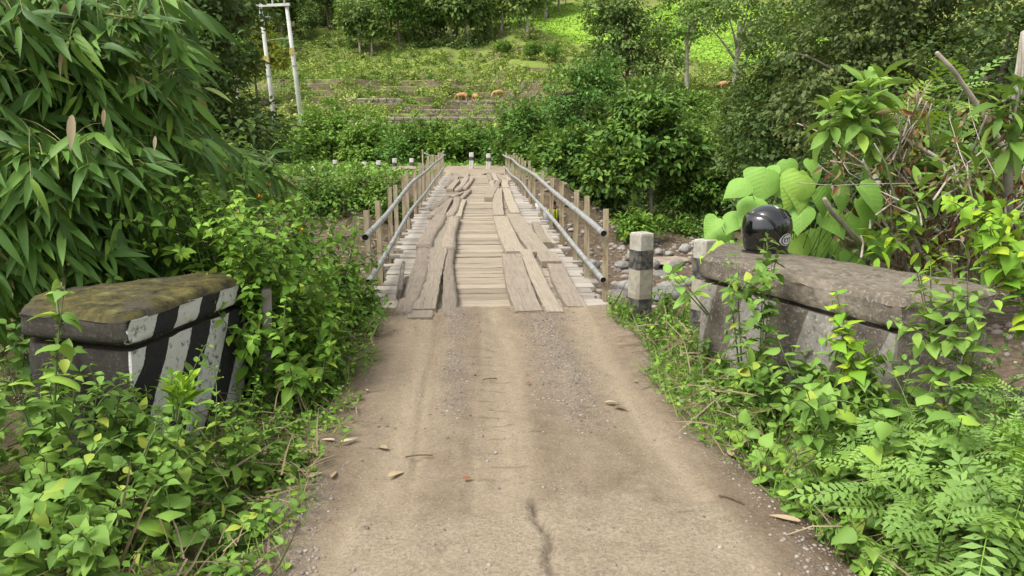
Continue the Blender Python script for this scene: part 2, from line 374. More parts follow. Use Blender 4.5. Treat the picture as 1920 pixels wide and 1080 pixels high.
def wood_mat(name, c, cg, cd, worn=False):
    m, nt, N, K, b = mat_new(name); tc = N.new('ShaderNodeTexCoord'); oi = N.new('ShaderNodeObjectInfo')
    off = N.new('ShaderNodeVectorMath'); off.operation = 'MULTIPLY_ADD'; K.new(oi.outputs['Random'], off.inputs[0]); off.inputs[1].default_value = (37, 19, 11); K.new(tc.outputs['Object'], off.inputs[2])
    mp = N.new('ShaderNodeMapping'); mp.inputs['Scale'].default_value = (1.6, 26, 26); K.new(off.outputs[0], mp.inputs[0])
    gr = noise_n(N, K, mp.outputs[0], 1.6, 6, .65, .6)
    r = ramp(N, [(.25, cd), (.42, c), (.7, cg)]); K.new(gr.outputs[0], r.inputs[0])
    n2 = noise_n(N, K, off.outputs[0], 5, 5, .7); dr = ramp(N, [(.42, (0, 0, 0)), (.66, (1, 1, 1))]); K.new(n2.outputs[0], dr.inputs[0])
    col = mixc(N, K, mth(N, K, 'MULTIPLY', dr.outputs[0], .55), r.outputs[0], (.33, .27, .19))          # dust
    if worn:   # the driven middle is dusty, the ends have weathered grey
        sx = N.new('ShaderNodeSeparateXYZ'); K.new(tc.outputs['Object'], sx.inputs[0])
        e = mth(N, K, 'ABSOLUTE', sx.outputs[0]); rr = ramp(N, [(.62, (0, 0, 0)), (.95, (1, 1, 1))]); K.new(e, rr.inputs[0])
        col = mixc(N, K, mth(N, K, 'MULTIPLY', rr.outputs[0], .75), col, (.36, .33, .29))
    h = N.new('ShaderNodeHueSaturation'); K.new(col, h.inputs['Color'])
    K.new(mth(N, K, 'ADD', mth(N, K, 'MULTIPLY', oi.outputs['Random'], .4), .8), h.inputs['Value']); K.new(h.outputs[0], b.inputs['Base Color'])
    b.inputs['Roughness'].default_value = .85; b.inputs['Specular IOR Level'].default_value = .2
    bump(N, K, b, mth(N, K, 'ADD', gr.outputs[0], mth(N, K, 'MULTIPLY', n2.outputs[0], .8)), .9, .018); return m
MT['plank'] = wood_mat('weathered plank', (.275, .232, .172), (.35, .302, .235), (.085, .066, .05), True)
MT['runner'] = wood_mat('runner plank', (.27, .23, .175), (.345, .3, .235), (.1, .08, .062))
MT['log'] = wood_mat('runner log', (.23, .19, .15), (.31, .265, .215), (.085, .068, .052))
MT['darkwood'] = wood_mat('dark plank', (.1, .085, .07), (.15, .13, .11), (.04, .035, .03))

def post_mat():
    m, nt, N, K, b = mat_new('rusty angle iron'); tc = N.new('ShaderNodeTexCoord'); oi = N.new('ShaderNodeObjectInfo')
    off = N.new('ShaderNodeVectorMath'); off.operation = 'MULTIPLY_ADD'; K.new(oi.outputs['Random'], off.inputs[0]); off.inputs[1].default_value = (31, 17, 23); K.new(tc.outputs['Object'], off.inputs[2])
    mp = N.new('ShaderNodeMapping'); mp.inputs['Scale'].default_value = (18, 18, 3.5); K.new(off.outputs[0], mp.inputs[0])
    n = noise_n(N, K, mp.outputs[0], 1.3, 5, .65); r = ramp(N, [(.3, (.16, .07, .03)), (.38, (.27, .19, .1)), (.48, (.36, .3, .19)), (.7, (.44, .4, .3))]); K.new(n.outputs[0], r.inputs[0])
    K.new(r.outputs[0], b.inputs['Base Color']); b.inputs['Roughness'].default_value = .75; bump(N, K, b, n.outputs[0], .3, .004); return m
MT['post'] = post_mat()
def rail_mat():
    m, nt, N, K, b = mat_new('grey pipe'); tc = N.new('ShaderNodeTexCoord')
    n = noise_n(N, K, tc.outputs['Object'], 9, 6, .7); r = ramp(N, [(.32, (.12, .1, .08)), (.42, (.22, .215, .2)), (.55, (.29, .295, .29)), (.7, (.36, .37, .37))]); K.new(n.outputs[0], r.inputs[0])
    K.new(r.outputs[0], b.inputs['Base Color']); b.inputs['Roughness'].default_value = .5; bump(N, K, b, n.outputs[0], .25, .004); return m
MT['rail'] = rail_mat()
MT['hollow'] = plain('pipe bore shade', (.02, .018, .015), .9)  # near black, paints the darkness inside an open pipe

def concrete(name, moss=0.0, dark=.5, stripes=None, keep=.96, lichen=.35):
    """old concrete; stripes = (x0, period, slant): painted bands on the long face (local x runs along the wall)"""
    m, nt, N, K, b = mat_new(name); tc = N.new('ShaderNodeTexCoord'); v = tc.outputs['Object']
    n1 = noise_n(N, K, v, 3.2, 8, .7); n2 = noise_n(N, K, v, 22, 6, .75); n3 = noise_n(N, K, v, 1.6, 5, .7)
    r = ramp(N, [(.32, (.035, .031, .026)), (.5, (.155, .128, .1)), (.66, (.33, .285, .23))])
    K.new(mth(N, K, 'ADD', mth(N, K, 'MULTIPLY', n1.outputs[0], .65), mth(N, K, 'MULTIPLY', n2.outputs[0], .35)), r.inputs[0])
    col = r.outputs[0]
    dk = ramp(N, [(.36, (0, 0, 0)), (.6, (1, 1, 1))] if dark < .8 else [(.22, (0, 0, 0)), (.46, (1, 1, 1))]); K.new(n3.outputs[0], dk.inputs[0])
    col = mixc(N, K, mth(N, K, 'MULTIPLY', dk.outputs[0], dark), col, (.028, .026, .022))  # dark algae; the left wall's heavy dose also paints in bamboo shade
    n6 = noise_n(N, K, v, 45, 5, .7); l6 = ramp(N, [(.55, (0, 0, 0)), (.66, (1, 1, 1))]); K.new(n6.outputs[0], l6.inputs[0]); col = mixc(N, K, mth(N, K, 'MULTIPLY', l6.outputs[0], lichen), col, (.42, .4, .35))
    sx = N.new('ShaderNodeSeparateXYZ'); K.new(v, sx.inputs[0])
    if stripes:
        x0, per, sl = stripes
        q = mth(N, K, 'ADD', mth(N, K, 'SUBTRACT', sx.outputs[0], x0), mth(N, K, 'MULTIPLY', sx.outputs[2], sl))
        q = mth(N, K, 'FRACT', mth(N, K, 'DIVIDE', mth(N, K, 'ADD', q, mth(N, K, 'MULTIPLY', n2.outputs[0], .02)), per))
        isw = mth(N, K, 'LESS_THAN', q, .52)
        paint = mixc(N, K, isw, (.022, .022, .024), (.62, .62, .58))
        wear = ramp(N, [(.37, (0, 0, 0)), (.47, (1, 1, 1))]); K.new(mth(N, K, 'ADD', mth(N, K, 'MULTIPLY', n2.outputs[0], .75), mth(N, K, 'MULTIPLY', n1.outputs[0], .25)), wear.inputs[0])
        inx = mth(N, K, 'GREATER_THAN', mth(N, K, 'ADD', sx.outputs[0], mth(N, K, 'MULTIPLY', n1.outputs[0], .12)), .07)
        geo = N.new('ShaderNodeNewGeometry'); nz = N.new('ShaderNodeSeparateXYZ'); K.new(geo.outputs['Normal'], nz.inputs[0])
        side = mth(N, K, 'LESS_THAN', nz.outputs[2], .45)
        inx = mth(N, K, 'MULTIPLY', inx, mth(N, K, 'LESS_THAN', mth(N, K, 'ABSOLUTE', sx.outputs[1]), .04))
        fac = mth(N, K, 'MULTIPLY', mth(N, K, 'MULTIPLY', inx, side), mth(N, K, 'MULTIPLY', wear.outputs[0], keep))
        col = mixc(N, K, fac, col, paint)
    if moss:
        geo2 = N.new('ShaderNodeNewGeometry'); nz2 = N.new('ShaderNodeSeparateXYZ'); K.new(geo2.outputs['Normal'], nz2.inputs[0])
        up = ramp(N, [(.15, (0, 0, 0)), (.75, (1, 1, 1))]); K.new(nz2.outputs[2], up.inputs[0])
        mn = ramp(N, [(.36, (0, 0, 0)), (.52, (1, 1, 1))]); K.new(n1.outputs[0], mn.inputs[0])
        m8 = noise_n(N, K, v, 9, 7, .75); q8 = ramp(N, [(.38, (.022, .02, .012)), (.5, (.07, .06, .018)), (.6, (.12, .105, .03)), (.7, (.2, .18, .13))]); K.new(m8.outputs[0], q8.inputs[0]); mc = q8.outputs[0]  # moss kept dark brown, with the bamboo's shade painted into its colour
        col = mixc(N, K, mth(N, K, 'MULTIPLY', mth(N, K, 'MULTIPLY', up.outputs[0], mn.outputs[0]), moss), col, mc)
    K.new(col, b.inputs['Base Color']); b.inputs['Roughness'].default_value = .9; b.inputs['Specular IOR Level'].default_value = .25
    bump(N, K, b, mth(N, K, 'ADD', n2.outputs[0], n1.outputs[0]), .7, .012); return m

def banded(name, H, bands):
    """guide post: flat painted bands up its height, worn"""
    m, nt, N, K, b = mat_new(name); tc = N.new('ShaderNodeTexCoord'); sx = N.new('ShaderNodeSeparateXYZ'); K.new(tc.outputs['Object'], sx.inputs[0])
    n = noise_n(N, K, tc.outputs['Object'], 14, 7, .75)
    r = ramp(N, bands, 'CONSTANT'); K.new(mth(N, K, 'DIVIDE', mth(N, K, 'ADD', sx.outputs[2], mth(N, K, 'MULTIPLY', n.outputs[0], .012)), H), r.inputs[0])
    w = ramp(N, [(.42, (1, 1, 1)), (.56, (0, 0, 0))]); K.new(n.outputs[0], w.inputs[0])
    K.new(mixc(N, K, mth(N, K, 'MULTIPLY', w.outputs[0], .6), r.outputs[0], (.2, .18, .14)), b.inputs['Base Color'])
    b.inputs['Roughness'].default_value = .85; bump(N, K, b, n.outputs[0], .6, .008); return m

# ------------------------------------------------------------------ terrain
_c = dict(y=[-400, 6.85, 7.5, 9.5, 24, 27, 29.6, 41, 60, 80, 100, 120, 135, 150, 175, 200, 300, 420, 900], z=[0, 0, -.7, -2.5, -2.5, -1.9, -.12, -.05, 1.5, 3.2, 5.7, 9, 13.2, 18.5, 25.5, 33, 76, 125, 320])
_r = dict(y=[-400, 6.85, 7.5, 9.5, 26, 31, 36, 46, 60, 80, 100, 120, 135, 150, 175, 200, 300, 420, 900], z=[0, 0, -.7, -2.5, -2.5, -2.1, -1.6, .4, 2.2, 5.5, 8, 11, 14.5, 19, 26, 34, 78, 128, 320])
_l = dict(y=[-400, 6.85, 7.5, 9.5, 15, 23, 28, 31, 41, 60, 80, 100, 120, 135, 150, 175, 200, 300, 420, 900], z=[0, 0, -.6, -2.3, -2.3, -1.75, -1.0, -.05, 0, 1.5, 3.4, 6, 9.5, 14, 19, 26, 34, 78, 128, 320])
def height(x, y):
    x = np.asarray(x, float); y = np.asarray(y, float)
    wr = sstep(2.5, 7, x); wl_ = sstep(-2.2, -4.5, x)
    z = np.interp(y, _c['y'], _c['z']) * (1 - wr) * (1 - wl_) + np.interp(y, _r['y'], _r['z']) * wr + np.interp(y, _l['y'], _l['z']) * wl_
    hill = sstep(50, 75, y)
    zt = z + fbm(x * .045, y * .045, 3) * 2.2 * hill
    st = 1.15; k = np.floor(zt / st); fr = zt / st - k
    ter = (k + sstep(.86, 1.0, fr)) * st
    tw = hill * sstep(128, 112, y) * .95
    z = zt * (1 - tw) + ter * tw
    z = z + 3.2 * np.exp(-(((x - 25) / 8) ** 2 + ((y - 158) / 16) ** 2)) * sstep(120, 140, y) + 2.5 * np.exp(-(((x - 11) / 6) ** 2 + ((y - 150) / 12) ** 2))
    near = (1 - sstep(30, 45, y))
    z = z + fbm(x * .9, y * .9, 5) * .10 * near + fbm(x * .25, y * .25, 9) * .35 * sstep(8, 10, y) * sstep(28.5, 26, y)
    z = z - 1.9 * sstep(3.15, 4.3, x) * sstep(2.2, 4.0, y) * sstep(9.5, 7.2, y)        # gully behind the right wall
    inroad = sstep(-1.25, -1.0, x) * sstep(1.75, 1.5, x) * sstep(7.0, 6.8, y)
    far = sstep(29.0, 30.0, y) * sstep(44.0, 42.0, y) * sstep(-34, -30, x) * sstep(4.0, 3.0, x)
    z = z * (1 - inroad) + (-.06) * inroad
    z = z * (1 - far) + (-.07) * far
    return z
def hz(x, y): return float(height(np.array([x]), np.array([y]))[0])

def grid_mesh(name, xs, ys, zf, mat, attrs=None):
    X, Y = np.meshgrid(xs, ys); Z = zf(X, Y); nx, ny = len(xs), len(ys)
    V = np.stack([X, Y, Z], 2).reshape(-1, 3); i = np.arange(nx * ny).reshape(ny, nx)
    Fq = np.stack([i[:-1, :-1], i[:-1, 1:], i[1:, 1:], i[1:, :-1]], 2).reshape(-1, 4)
    me = bpy.data.meshes.new(name); me.vertices.add(len(V)); me.vertices.foreach_set('co', V.ravel().astype(np.float32))
    me.loops.add(Fq.size); me.loops.foreach_set('vertex_index', Fq.ravel().astype(np.int32))
    me.polygons.add(len(Fq)); me.polygons.foreach_set('loop_start', (np.arange(len(Fq)) * 4).astype(np.int32)); me.polygons.foreach_set('use_smooth', np.ones(len(Fq), bool))
    for k, fn in (attrs or {}).items():
        a = me.attributes.new(k, 'FLOAT', 'POINT'); a.data.foreach_set('value', fn(X, Y).ravel().astype(np.float32))
    me.materials.append(mat); me.update(calc_edges=True); o = link(name, me); tag(o, kind='structure'); return o

def ground_mat():
    m, nt, N, K, b = mat_new('soil and turf'); tc = N.new('ShaderNodeTexCoord'); v = tc.outputs['Object']
    n1 = noise_n(N, K, v, .35, 8, .7); n2 = noise_n(N, K, v, 6, 6, .7); n3 = noise_n(N, K, v, 40, 4, .7)
    soil = ramp(N, [(.3, (.055, .04, .028)), (.55, (.14, .105, .07)), (.75, (.24, .19, .13))]); K.new(n2.outputs[0], soil.inputs[0])
    turf = ramp(N, [(.3, (.12, .165, .03)), (.6, (.2, .26, .05)), (.8, (.3, .3, .09))]); K.new(n2.outputs[0], turf.inputs[0])
    geo = N.new('ShaderNodeNewGeometry'); nz = N.new('ShaderNodeSeparateXYZ'); K.new(geo.outputs['Normal'], nz.inputs[0])
    fl = ramp(N, [(.80, (0, 0, 0)), (.93, (1, 1, 1))]); K.new(nz.outputs[2], fl.inputs[0])
    tm = N.new('ShaderNodeAttribute'); tm.attribute_name = 'turf'
    gm = ramp(N, [(.35, (0, 0, 0)), (.5, (1, 1, 1))]); K.new(n1.outputs[0], gm.inputs[0])
    f = mth(N, K, 'MULTIPLY', mth(N, K, 'MULTIPLY', fl.outputs[0], tm.outputs['Fac']), gm.outputs[0])
    col = mixc(N, K, f, soil.outputs[0], turf.outputs[0])
    cr = N.new('ShaderNodeAttribute'); cr.attribute_name = 'crop'
    cg_ = mixc(N, K, n2.outputs[0], (.19, .34, .035), (.27, .42, .05))
    col = mixc(N, K, cr.outputs['Fac'], col, cg_)
    K.new(col, b.inputs['Base Color']); b.inputs['Roughness'].default_value = .95; b.inputs['Specular IOR Level'].default_value = .15
    bump(N, K, b, mth(N, K, 'ADD', n2.outputs[0], n3.outputs[0]), .8, .03); return m
def crop_mask(X, Y):
    a = 1 - sstep(.85, 1.05, np.sqrt(((X - 25) / 19) ** 2 + ((Y - 168) / 30) ** 2) + fbm(X * .1, Y * .1, 4) * .12)
    b_ = 1 - sstep(.85, 1.05, np.sqrt(((X - 62) / 32) ** 2 + ((Y - 160) / 42) ** 2) + fbm(X * .1, Y * .1, 8) * .12)
    return np.clip(a + b_, 0, 1)
xs = np.concatenate([np.linspace(-700, -120, 24)[:-1], np.linspace(-120, -20, 80)[:-1], np.linspace(-20, -5, 60)[:-1], np.linspace(-5, 6, 110)[:-1], np.linspace(6, 30, 96)[:-1], np.linspace(30, 120, 70)[:-1], np.linspace(120, 700, 24)])
ys = np.concatenate([np.linspace(-300, -20, 10)[:-1], np.linspace(-20, 1, 20)[:-1], np.linspace(1, 11, 110)[:-1], np.linspace(11, 45, 130)[:-1], np.linspace(45, 130, 260)[:-1], np.linspace(130, 210, 90)[:-1], np.linspace(210, 900, 60)])
grid_mesh('ground', xs, ys, height, ground_mat(), {
    'turf': lambda X, Y: np.clip(sstep(27, 34, Y) + .25 * sstep(9, 5, Y), 0, 1), 'crop': crop_mask})

# near road: dirt over worn concrete
def crack_d(X, Y):
    pts = [(.30, 1.9), (.33, 2.35), (.27, 2.6), (.31, 2.78), (.25, 2.95), (.27, 3.2)]; d = np.full(X.shape, 9.)
    for (x0, y0), (x1, y1) in zip(pts, pts[1:]):
        t = np.clip(((X - x0) * (x1 - x0) + (Y - y0) * (y1 - y0)) / ((x1 - x0) ** 2 + (y1 - y0) ** 2), 0, 1)
        d = np.minimum(d, np.hypot(X - x0 - t * (x1 - x0), Y - y0 - t * (y1 - y0)))
    return d + fbm(X * 30, Y * 30, 2, 3) * .012
def conc(X, Y): return sstep(3.15, 2.95, Y + fbm(X * 3, Y * 3, 6) * .25) * sstep(1.2, .95, X + fbm(X * 5, Y * 5, 1) * .1) * sstep(-.62, -.5, X + fbm(X * 5, Y * 5, 3) * .1)
MARKS = [(.10 + .05 * math.sin(i * 2.3), 3.35 + i * .155 + .03 * math.sin(i * 5.1), .10 + .05 * math.sin(i * 1.7)) for i in range(15)] + [(.75, 3.35, .08), (-.52, 3.75, .1), (.62, 4.1, .06), (.66, 4.25, .06), (.35, 3.9, .05), (.9, 2.95, .06)]
def groove(X, Y):
    q = np.zeros(X.shape)
    for mx, my, hw in MARKS:
        q = np.maximum(q, np.exp(-((Y - my - (X - mx) * .05 + fbm(X * 12, Y * 2, 4, 2) * .008) / .006) ** 2) * sstep(hw, hw * .7, np.abs(X - mx)) * (.4 + .6 * vnoise(X * 30, Y * 3, 5)))
    return q
def rutm(X, Y):      # dusty wheel tracks
    a = np.exp(-((X + .42 + .05 * np.sin(Y * 1.1)) / .17) ** 2) + np.exp(-((X - .17 - .04 * np.sin(Y * 1.3 + 1)) / .16) ** 2) + np.exp(-((X - .98 - .05 * np.sin(Y * .9)) / .13) ** 2)
    return np.clip(a * .85 + fbm(X * 4, Y * 1.2, 8) * .3 + fbm(X * 17, Y * .7, 15, 3) * .4, 0, 1)
def gravm(X, Y):
    a = np.exp(-((X - .62) / .16) ** 2) * sstep(3.7, 4.5, Y) + .8 * np.exp(-((X + .12) / .1) ** 2) * sstep(3.6, 4.6, Y) + .7 * sstep(1.12, 1.4, X) + .9 * sstep(-.55, -.72, X) * sstep(3.6, 3.0, Y)
    return np.clip(a * (.75 + fbm(X * 5, Y * 5, 11)), 0, 1) * (1 - conc(X, Y) * .8)
def road_z(X, Y):
    edge = np.minimum(sstep(-1.12, -.78, X + fbm(Y * 2, X, 3) * .1), sstep(1.62, 1.32, X + fbm(Y * 2, X, 5) * .1))
    z = .012 + fbm(X * 2.2, Y * 1.6, 1, 5) * .022 - rutm(X, Y) * .018 + gravm(X, Y) * .004 + fbm(X * 25, Y * 25, 2, 3) * .006 + fbm(X * 9, Y * 2.5, 21, 3) * .006
    z = z - np.exp(-((X + .31 + .012 * np.sin(Y * 3)) / .02) ** 2) * sstep(3.2, 3.6, Y) * .02            # sharp left rut edge
    z = z * (1 - conc(X, Y) * .6) + conc(X, Y) * .022 - np.exp(-(crack_d(X, Y) / .012) ** 2) * .03 * sstep(3.25, 3.1, Y) - groove(X, Y) * .012
    z = z + .075 * sstep(5.5, 6.45, Y + fbm(X * 4, Y * 4, 6) * .25)                     # packed up to the deck
    return z * edge - .085 * (1 - edge)
def road_mat():
    m, nt, N, K, b = mat_new('dirt road'); tc = N.new('ShaderNodeTexCoord'); v = tc.outputs['Object']
    mp = N.new('ShaderNodeMapping'); mp.inputs['Scale'].default_value = (6, 1.1, 1); K.new(v, mp.inputs[0])
    n1 = noise_n(N, K, mp.outputs[0], 1.3, 7, .65); n2 = noise_n(N, K, v, 60, 5, .75); n3 = noise_n(N, K, v, 4, 6, .7)
    base = ramp(N, [(.25, (.17, .13, .088)), (.5, (.23, .18, .125)), (.75, (.29, .232, .166))]); K.new(n3.outputs[0], base.inputs[0])
    def A(n): a = N.new('ShaderNodeAttribute'); a.attribute_name = n; return a.outputs['Fac']
    dust = mixc(N, K, n1.outputs[0], (.275, .218, .149), (.37, .302, .213))
    col = mixc(N, K, A('rut'), base.outputs[0], dust)
    gv = ramp(N, [(.35, (.1, .085, .07)), (.5, (.2, .17, .135)), (.66, (.34, .3, .25))]); K.new(n2.outputs[0], gv.inputs[0])
    col = mixc(N, K, mth(N, K, 'MULTIPLY', A('grav'), .6), col, gv.outputs[0])
    cc = ramp(N, [(.3, (.21, .168, .118)), (.5, (.31, .256, .182)), (.7, (.385, .325, .24))]); K.new(mth(N, K, 'ADD', mth(N, K, 'MULTIPLY', n2.outputs[0], .5), mth(N, K, 'MULTIPLY', n3.outputs[0], .5)), cc.inputs[0])
    col = mixc(N, K, mth(N, K, 'MULTIPLY', A('conc'), .8), col, cc.outputs[0])
    col = mixc(N, K, mth(N, K, 'MULTIPLY', A('edge'), .75), col, (.125, .085, .057))      # damp bare soil along the verge
    sp = ramp(N, [(.62, (0, 0, 0)), (.7, (1, 1, 1))]); n4 = noise_n(N, K, v, 130, 3, .6); K.new(n4.outputs[0], sp.inputs[0])
    col = mixc(N, K, mth(N, K, 'MULTIPLY', sp.outputs[0], .65), col, (.09, .072, .055)); g2 = ramp(N, [(.32, (.78, .77, .76)), (.66, (1.16, 1.16, 1.16))]); K.new(n2.outputs[0], g2.inputs[0]); col = mixc(N, K, 1.0, col, g2.outputs[0], 'MULTIPLY'); col = mixc(N, K, mth(N, K, 'MULTIPLY', A('groove'), .8), col, (.07, .052, .038))  # grooves and crack darkened: dark dirt plus crease shade put into the colour
    n5 = noise_n(N, K, v, 14, 8, .8); g5 = ramp(N, [(.3, (.86, .86, .86)), (.7, (1.1, 1.1, 1.1))]); K.new(n5.outputs[0], g5.inputs[0]); col = mixc(N, K, 1.0, col, g5.outputs[0], 'MULTIPLY')
    K.new(col, b.inputs['Base Color']); b.inputs['Roughness'].default_value = .95; b.inputs['Specular IOR Level'].default_value = .15
    bump(N, K, b, mth(N, K, 'ADD', mth(N, K, 'MULTIPLY', n2.outputs[0], .9), mth(N, K, 'MULTIPLY', n5.outputs[0], 1.0)), .7, .018); return m
grid_mesh('road', np.linspace(-1.25, 1.75, 150), np.concatenate([np.linspace(-12, 1.6, 60)[:-1], np.linspace(1.6, 6.66, 340)]), road_z, road_mat(),
          {'rut': rutm, 'grav': gravm, 'conc': conc, 'groove': lambda X, Y: np.clip(groove(X, Y) + np.exp(-(crack_d(X, Y) / .012) ** 2) * sstep(3.25, 3.1, Y) * .8, 0, 1), 'edge': lambda X, Y: np.clip(sstep(1.05, 1.4, X + fbm(X * 3, Y * 2, 3) * .15) * sstep(5.6, 4.4, Y) + .5 * sstep(-.62, -.85, X + fbm(X * 3, Y * 3, 9) * .2), 0, 1)})
# far road: leaves the bridge and bends left
def far_z(X, Y):
    inn = np.clip(sstep(-1.6, -1.0, X) * sstep(2.3, 1.7, X) * sstep(29.2, 29.8, Y) * sstep(39, 36, Y) + sstep(32.6, 33.4, Y) * sstep(37.5, 36.5, Y) * sstep(2.3, 1.7, X) * sstep(-5, -3.5, X), 0, 1)
    return .03 * inn - 1.3 * (1 - inn) + fbm(X * 1.5, Y * 1.5, 4) * .02
frm = plain('far dirt road', (.29, .235, .165), .95, scale=1.5, c2=(.2, .155, .105)); grid_mesh('far_road', np.linspace(-28, 3, 160), np.linspace(29.0, 40, 80), far_z, frm)
# stream in the gully
def water_mat():
    m, nt, N, K, b = mat_new('stream water'); b.inputs['Base Color'].default_value = (.035, .035, .025, 1); b.inputs['Roughness'].default_value = .06
    tc = N.new('ShaderNodeTexCoord'); n = noise_n(N, K, tc.outputs['Object'], 3, 3); bump(N, K, b, n.outputs[0], .15, .02); return m
grid_mesh('stream', np.linspace(3.2, 11, 12), np.linspace(3.2, 8.8, 10), lambda X, Y: X * 0 - 1.62, water_mat())

# ------------------------------------------------------------------ bridge
BX0, BX1, BY0, BY1 = -1.05, 1.31, 6.56, 29.7
def camber(y): return .10 * math.sin(math.pi * min(max((y - BY0) / (BY1 - BY0), 0), 1))
bridge = empty('wooden_bridge', ((BX0 + BX1) / 2, BY0, 0), 'long timber plank bridge with grey pipe railings over the riverbed', 'bridge')
def part_at(name, me, loc, rotz=0, rotx=0, roty=0, parent=None):
    o = link(name, me, parent or bridge); p = (parent or bridge).location
    o.location = Vector(loc) - p; o.rotation_euler = (rotx, roty, rotz); return o
def plank_mesh(name, L, W, T, rg, mat, seg=9, rough=.012, bend=0.0, taper=0.0, nch=.006):
    rings = []; ph = rg.random() * 9
    for i in range(seg + 1):
        t = i / seg; x = (t - .5) * L; w = W * (1 - taper * abs(t - .5) * 2)
        a = -w / 2 + rg.uniform(-rough, rough); b = w / 2 + rg.uniform(-rough, rough); sh = bend * math.sin(t * math.pi + ph * .1)
        z = rg.uniform(-.004, .004); c = nch
        if i in (0, seg): x += rg.uniform(-.012, .012)
        rings.append([(x, a + c + sh, -T), (x, b - c + sh, -T), (x, b + sh, -T + c), (x, b + sh, z - c), (x, b - c + sh, z), (x, sh, z + rg.uniform(-.003, .002)), (x, a + c + sh, z), (x, a + sh, z - c), (x, a + sh, -T + c)])
    mb = MB(); mb.loft(rings); me = bpy.data.meshes.new(name); me.from_pydata(mb.v, [], mb.f); me.materials.append(mat); me.update(); return me
def log_mesh(name, L, r, rg, mat, flat=.55, bend=.04, seg=14, k=12):
    rings = []; p1, p2 = rg.random() * 6, rg.random() * 6
    for i in range(seg + 1):
        t = i / seg; x = (t - .5) * L; rr = r * (1 + .1 * math.sin(t * 7 + p1) + rg.uniform(-.04, .04)); cy = bend * math.sin(t * 3.3 + p2); ring = []
        for j in range(k):
            a = 2 * math.pi * j / k; q = rr * (1 + rg.uniform(-.09, .09)); y, z = math.cos(a) * q, math.sin(a) * q
            if z > rr * flat: z = rr * flat + (z - rr * flat) * .25 + rg.uniform(-.003, .003)
            ring.append((x, y + cy, z))
        rings.append(ring)
    mb = MB(); mb.loft(rings); me = bpy.data.meshes.new(name); me.from_pydata(mb.v, [], mb.f)
    me.polygons.foreach_set('use_smooth', [True] * len(me.polygons)); me.materials.append(mat); me.update(); return me
rg = random.Random(5)
var_pl = [plank_mesh('cross_plank', 2.28 + rg.uniform(-.16, .16), w, .055, rg, MT['plank'], 12, .009) for w in (.13, .15, .165, .18, .2, .22, .145, .19, .16, .21)]
wid = (.13, .15, .165, .18, .2, .22, .145, .19, .16, .21)
y = BY0 + .02
while y < BY1 - .1:
    k = rg.randrange(10)
    part_at('cross_plank', var_pl[k], ((BX0 + BX1) / 2 + rg.uniform(-.07, .07), y + wid[k] / 2, .012 + camber(y) + rg.uniform(-.008, .008)), rg.uniform(-.018, .018), rg.uniform(-.03, .03), rg.uniform(-.006, .006) + (math.pi if rg.random() < .5 else 0) * 0)
    y += wid[k] + rg.uniform(.004, .022)
# stringers, abutments
for sx in (-.75, .13, 1.0):
    mb = MB(); mb.tube([(sx + .02 * math.sin(q), BY0 - .1 + q, -.16 + camber(BY0 + q)) for q in np.linspace(0, BY1 - BY0 + .3, 14)], .1, 9); mb.build('stringer', MT['log'], bridge, True)
for yy in (14.2, 22.0):
    mb = MB(); mb.box((.13, yy, -.36), (2.5, .24, .22), bev=.02); mb.build('cross_beam', MT['darkwood'], bridge)
    for sx in (-.7, .95):
        mb = MB(); mb.tube([(sx, yy, -2.9), (sx, yy, -.45)], [.14, .12], 9); mb.build('pier_post', MT['log'], bridge, True)

def dk(px, py): p = onz(px, py, .08); return p.x, p.y
# runners: (kind, (x,y) near end px, far end px, width in px at the near end)
RUN = [
    ('log', (752, 590), (798, 474), 42, .085), ('log', (800, 472), (822, 416), 34, .08), ('log', (808, 413), (826, 398), 17, .06),
    ('plank', (787, 597), (790, 583), 50, .07), ('plank', (796, 583), (821, 474), 52, .085), ('plank', (822, 473), (834, 417), 34, .085), ('plank', (822, 414), (840, 380), 26, .07),
    ('log', (835, 594), (847, 474), 31, .08), ('log', (846, 473), (849, 417), 26, .08), ('log', (843, 413), (858, 379), 17, .075), ('plank', (857, 413), (868, 381), 18, .06),
    ('log', (815, 398), (838, 376), 15, .07), ('log', (834, 380), (871, 366), 9, .06), ('log', (862, 388), (878, 362), 10, .06),
    ('plank', (844, 363), (857, 342), 13, .08), ('log', (858, 363), (876, 336), 13, .07), ('log', (873, 360), (884, 336), 10, .07), ('log', (838, 356), (850, 341), 10, .06),
    ('plank', (851, 340), (856, 329), 15, .07), ('plank', (862, 334), (862, 320), 8, .06), ('plank', (870, 333), (869, 319), 9, .06), ('log', (878, 332), (876, 320), 7, .05), ('log', (856, 328), (849, 319), 7, .06),
    # right
    ('slab', (995, 586), (957, 484), 55, .085), ('plank', (969, 478), (937, 414), 38, .07), ('plank', (936, 413), (934, 361), 22, .07),
    ('plank', (1046, 587), (982, 474), 34, .08), ('plank', (1016, 478), (962, 410), 40, .07), ('plank', (967, 407), (949, 360), 20, .07),
    ('slab', (1085, 574), (1040, 498), 42, .07), ('plank', (1035, 496), (1024, 479), 40, .07), ('plank', (1028, 463), (1003, 425), 18, .08), ('plank', (1040, 462), (1014, 432), 12, .06),
    ('plank', (918, 381), (924, 360), 17, .09), ('log', (932, 359), (936, 344), 12, .07), ('log', (921, 358), (926, 344), 11, .07), ('plank', (950, 359), (946, 342), 14, .07),
    ('log', (923, 342), (914, 327), 9, .06), ('plank', (933, 342), (925, 326), 10, .06), ('plank', (946, 341), (934, 327), 11, .06), ('plank', (957, 341), (950, 328), 9, .05),
    ('plank', (931, 325), (920, 314), 8, .06), ('plank', (941, 326), (934, 315), 9, .06), ('log', (905, 325), (914, 321), 5, .05), ('plank', (922, 325), (916, 316), 6, .05),
    ('plank', (1014, 447), (1006, 437), 11, .05),
]
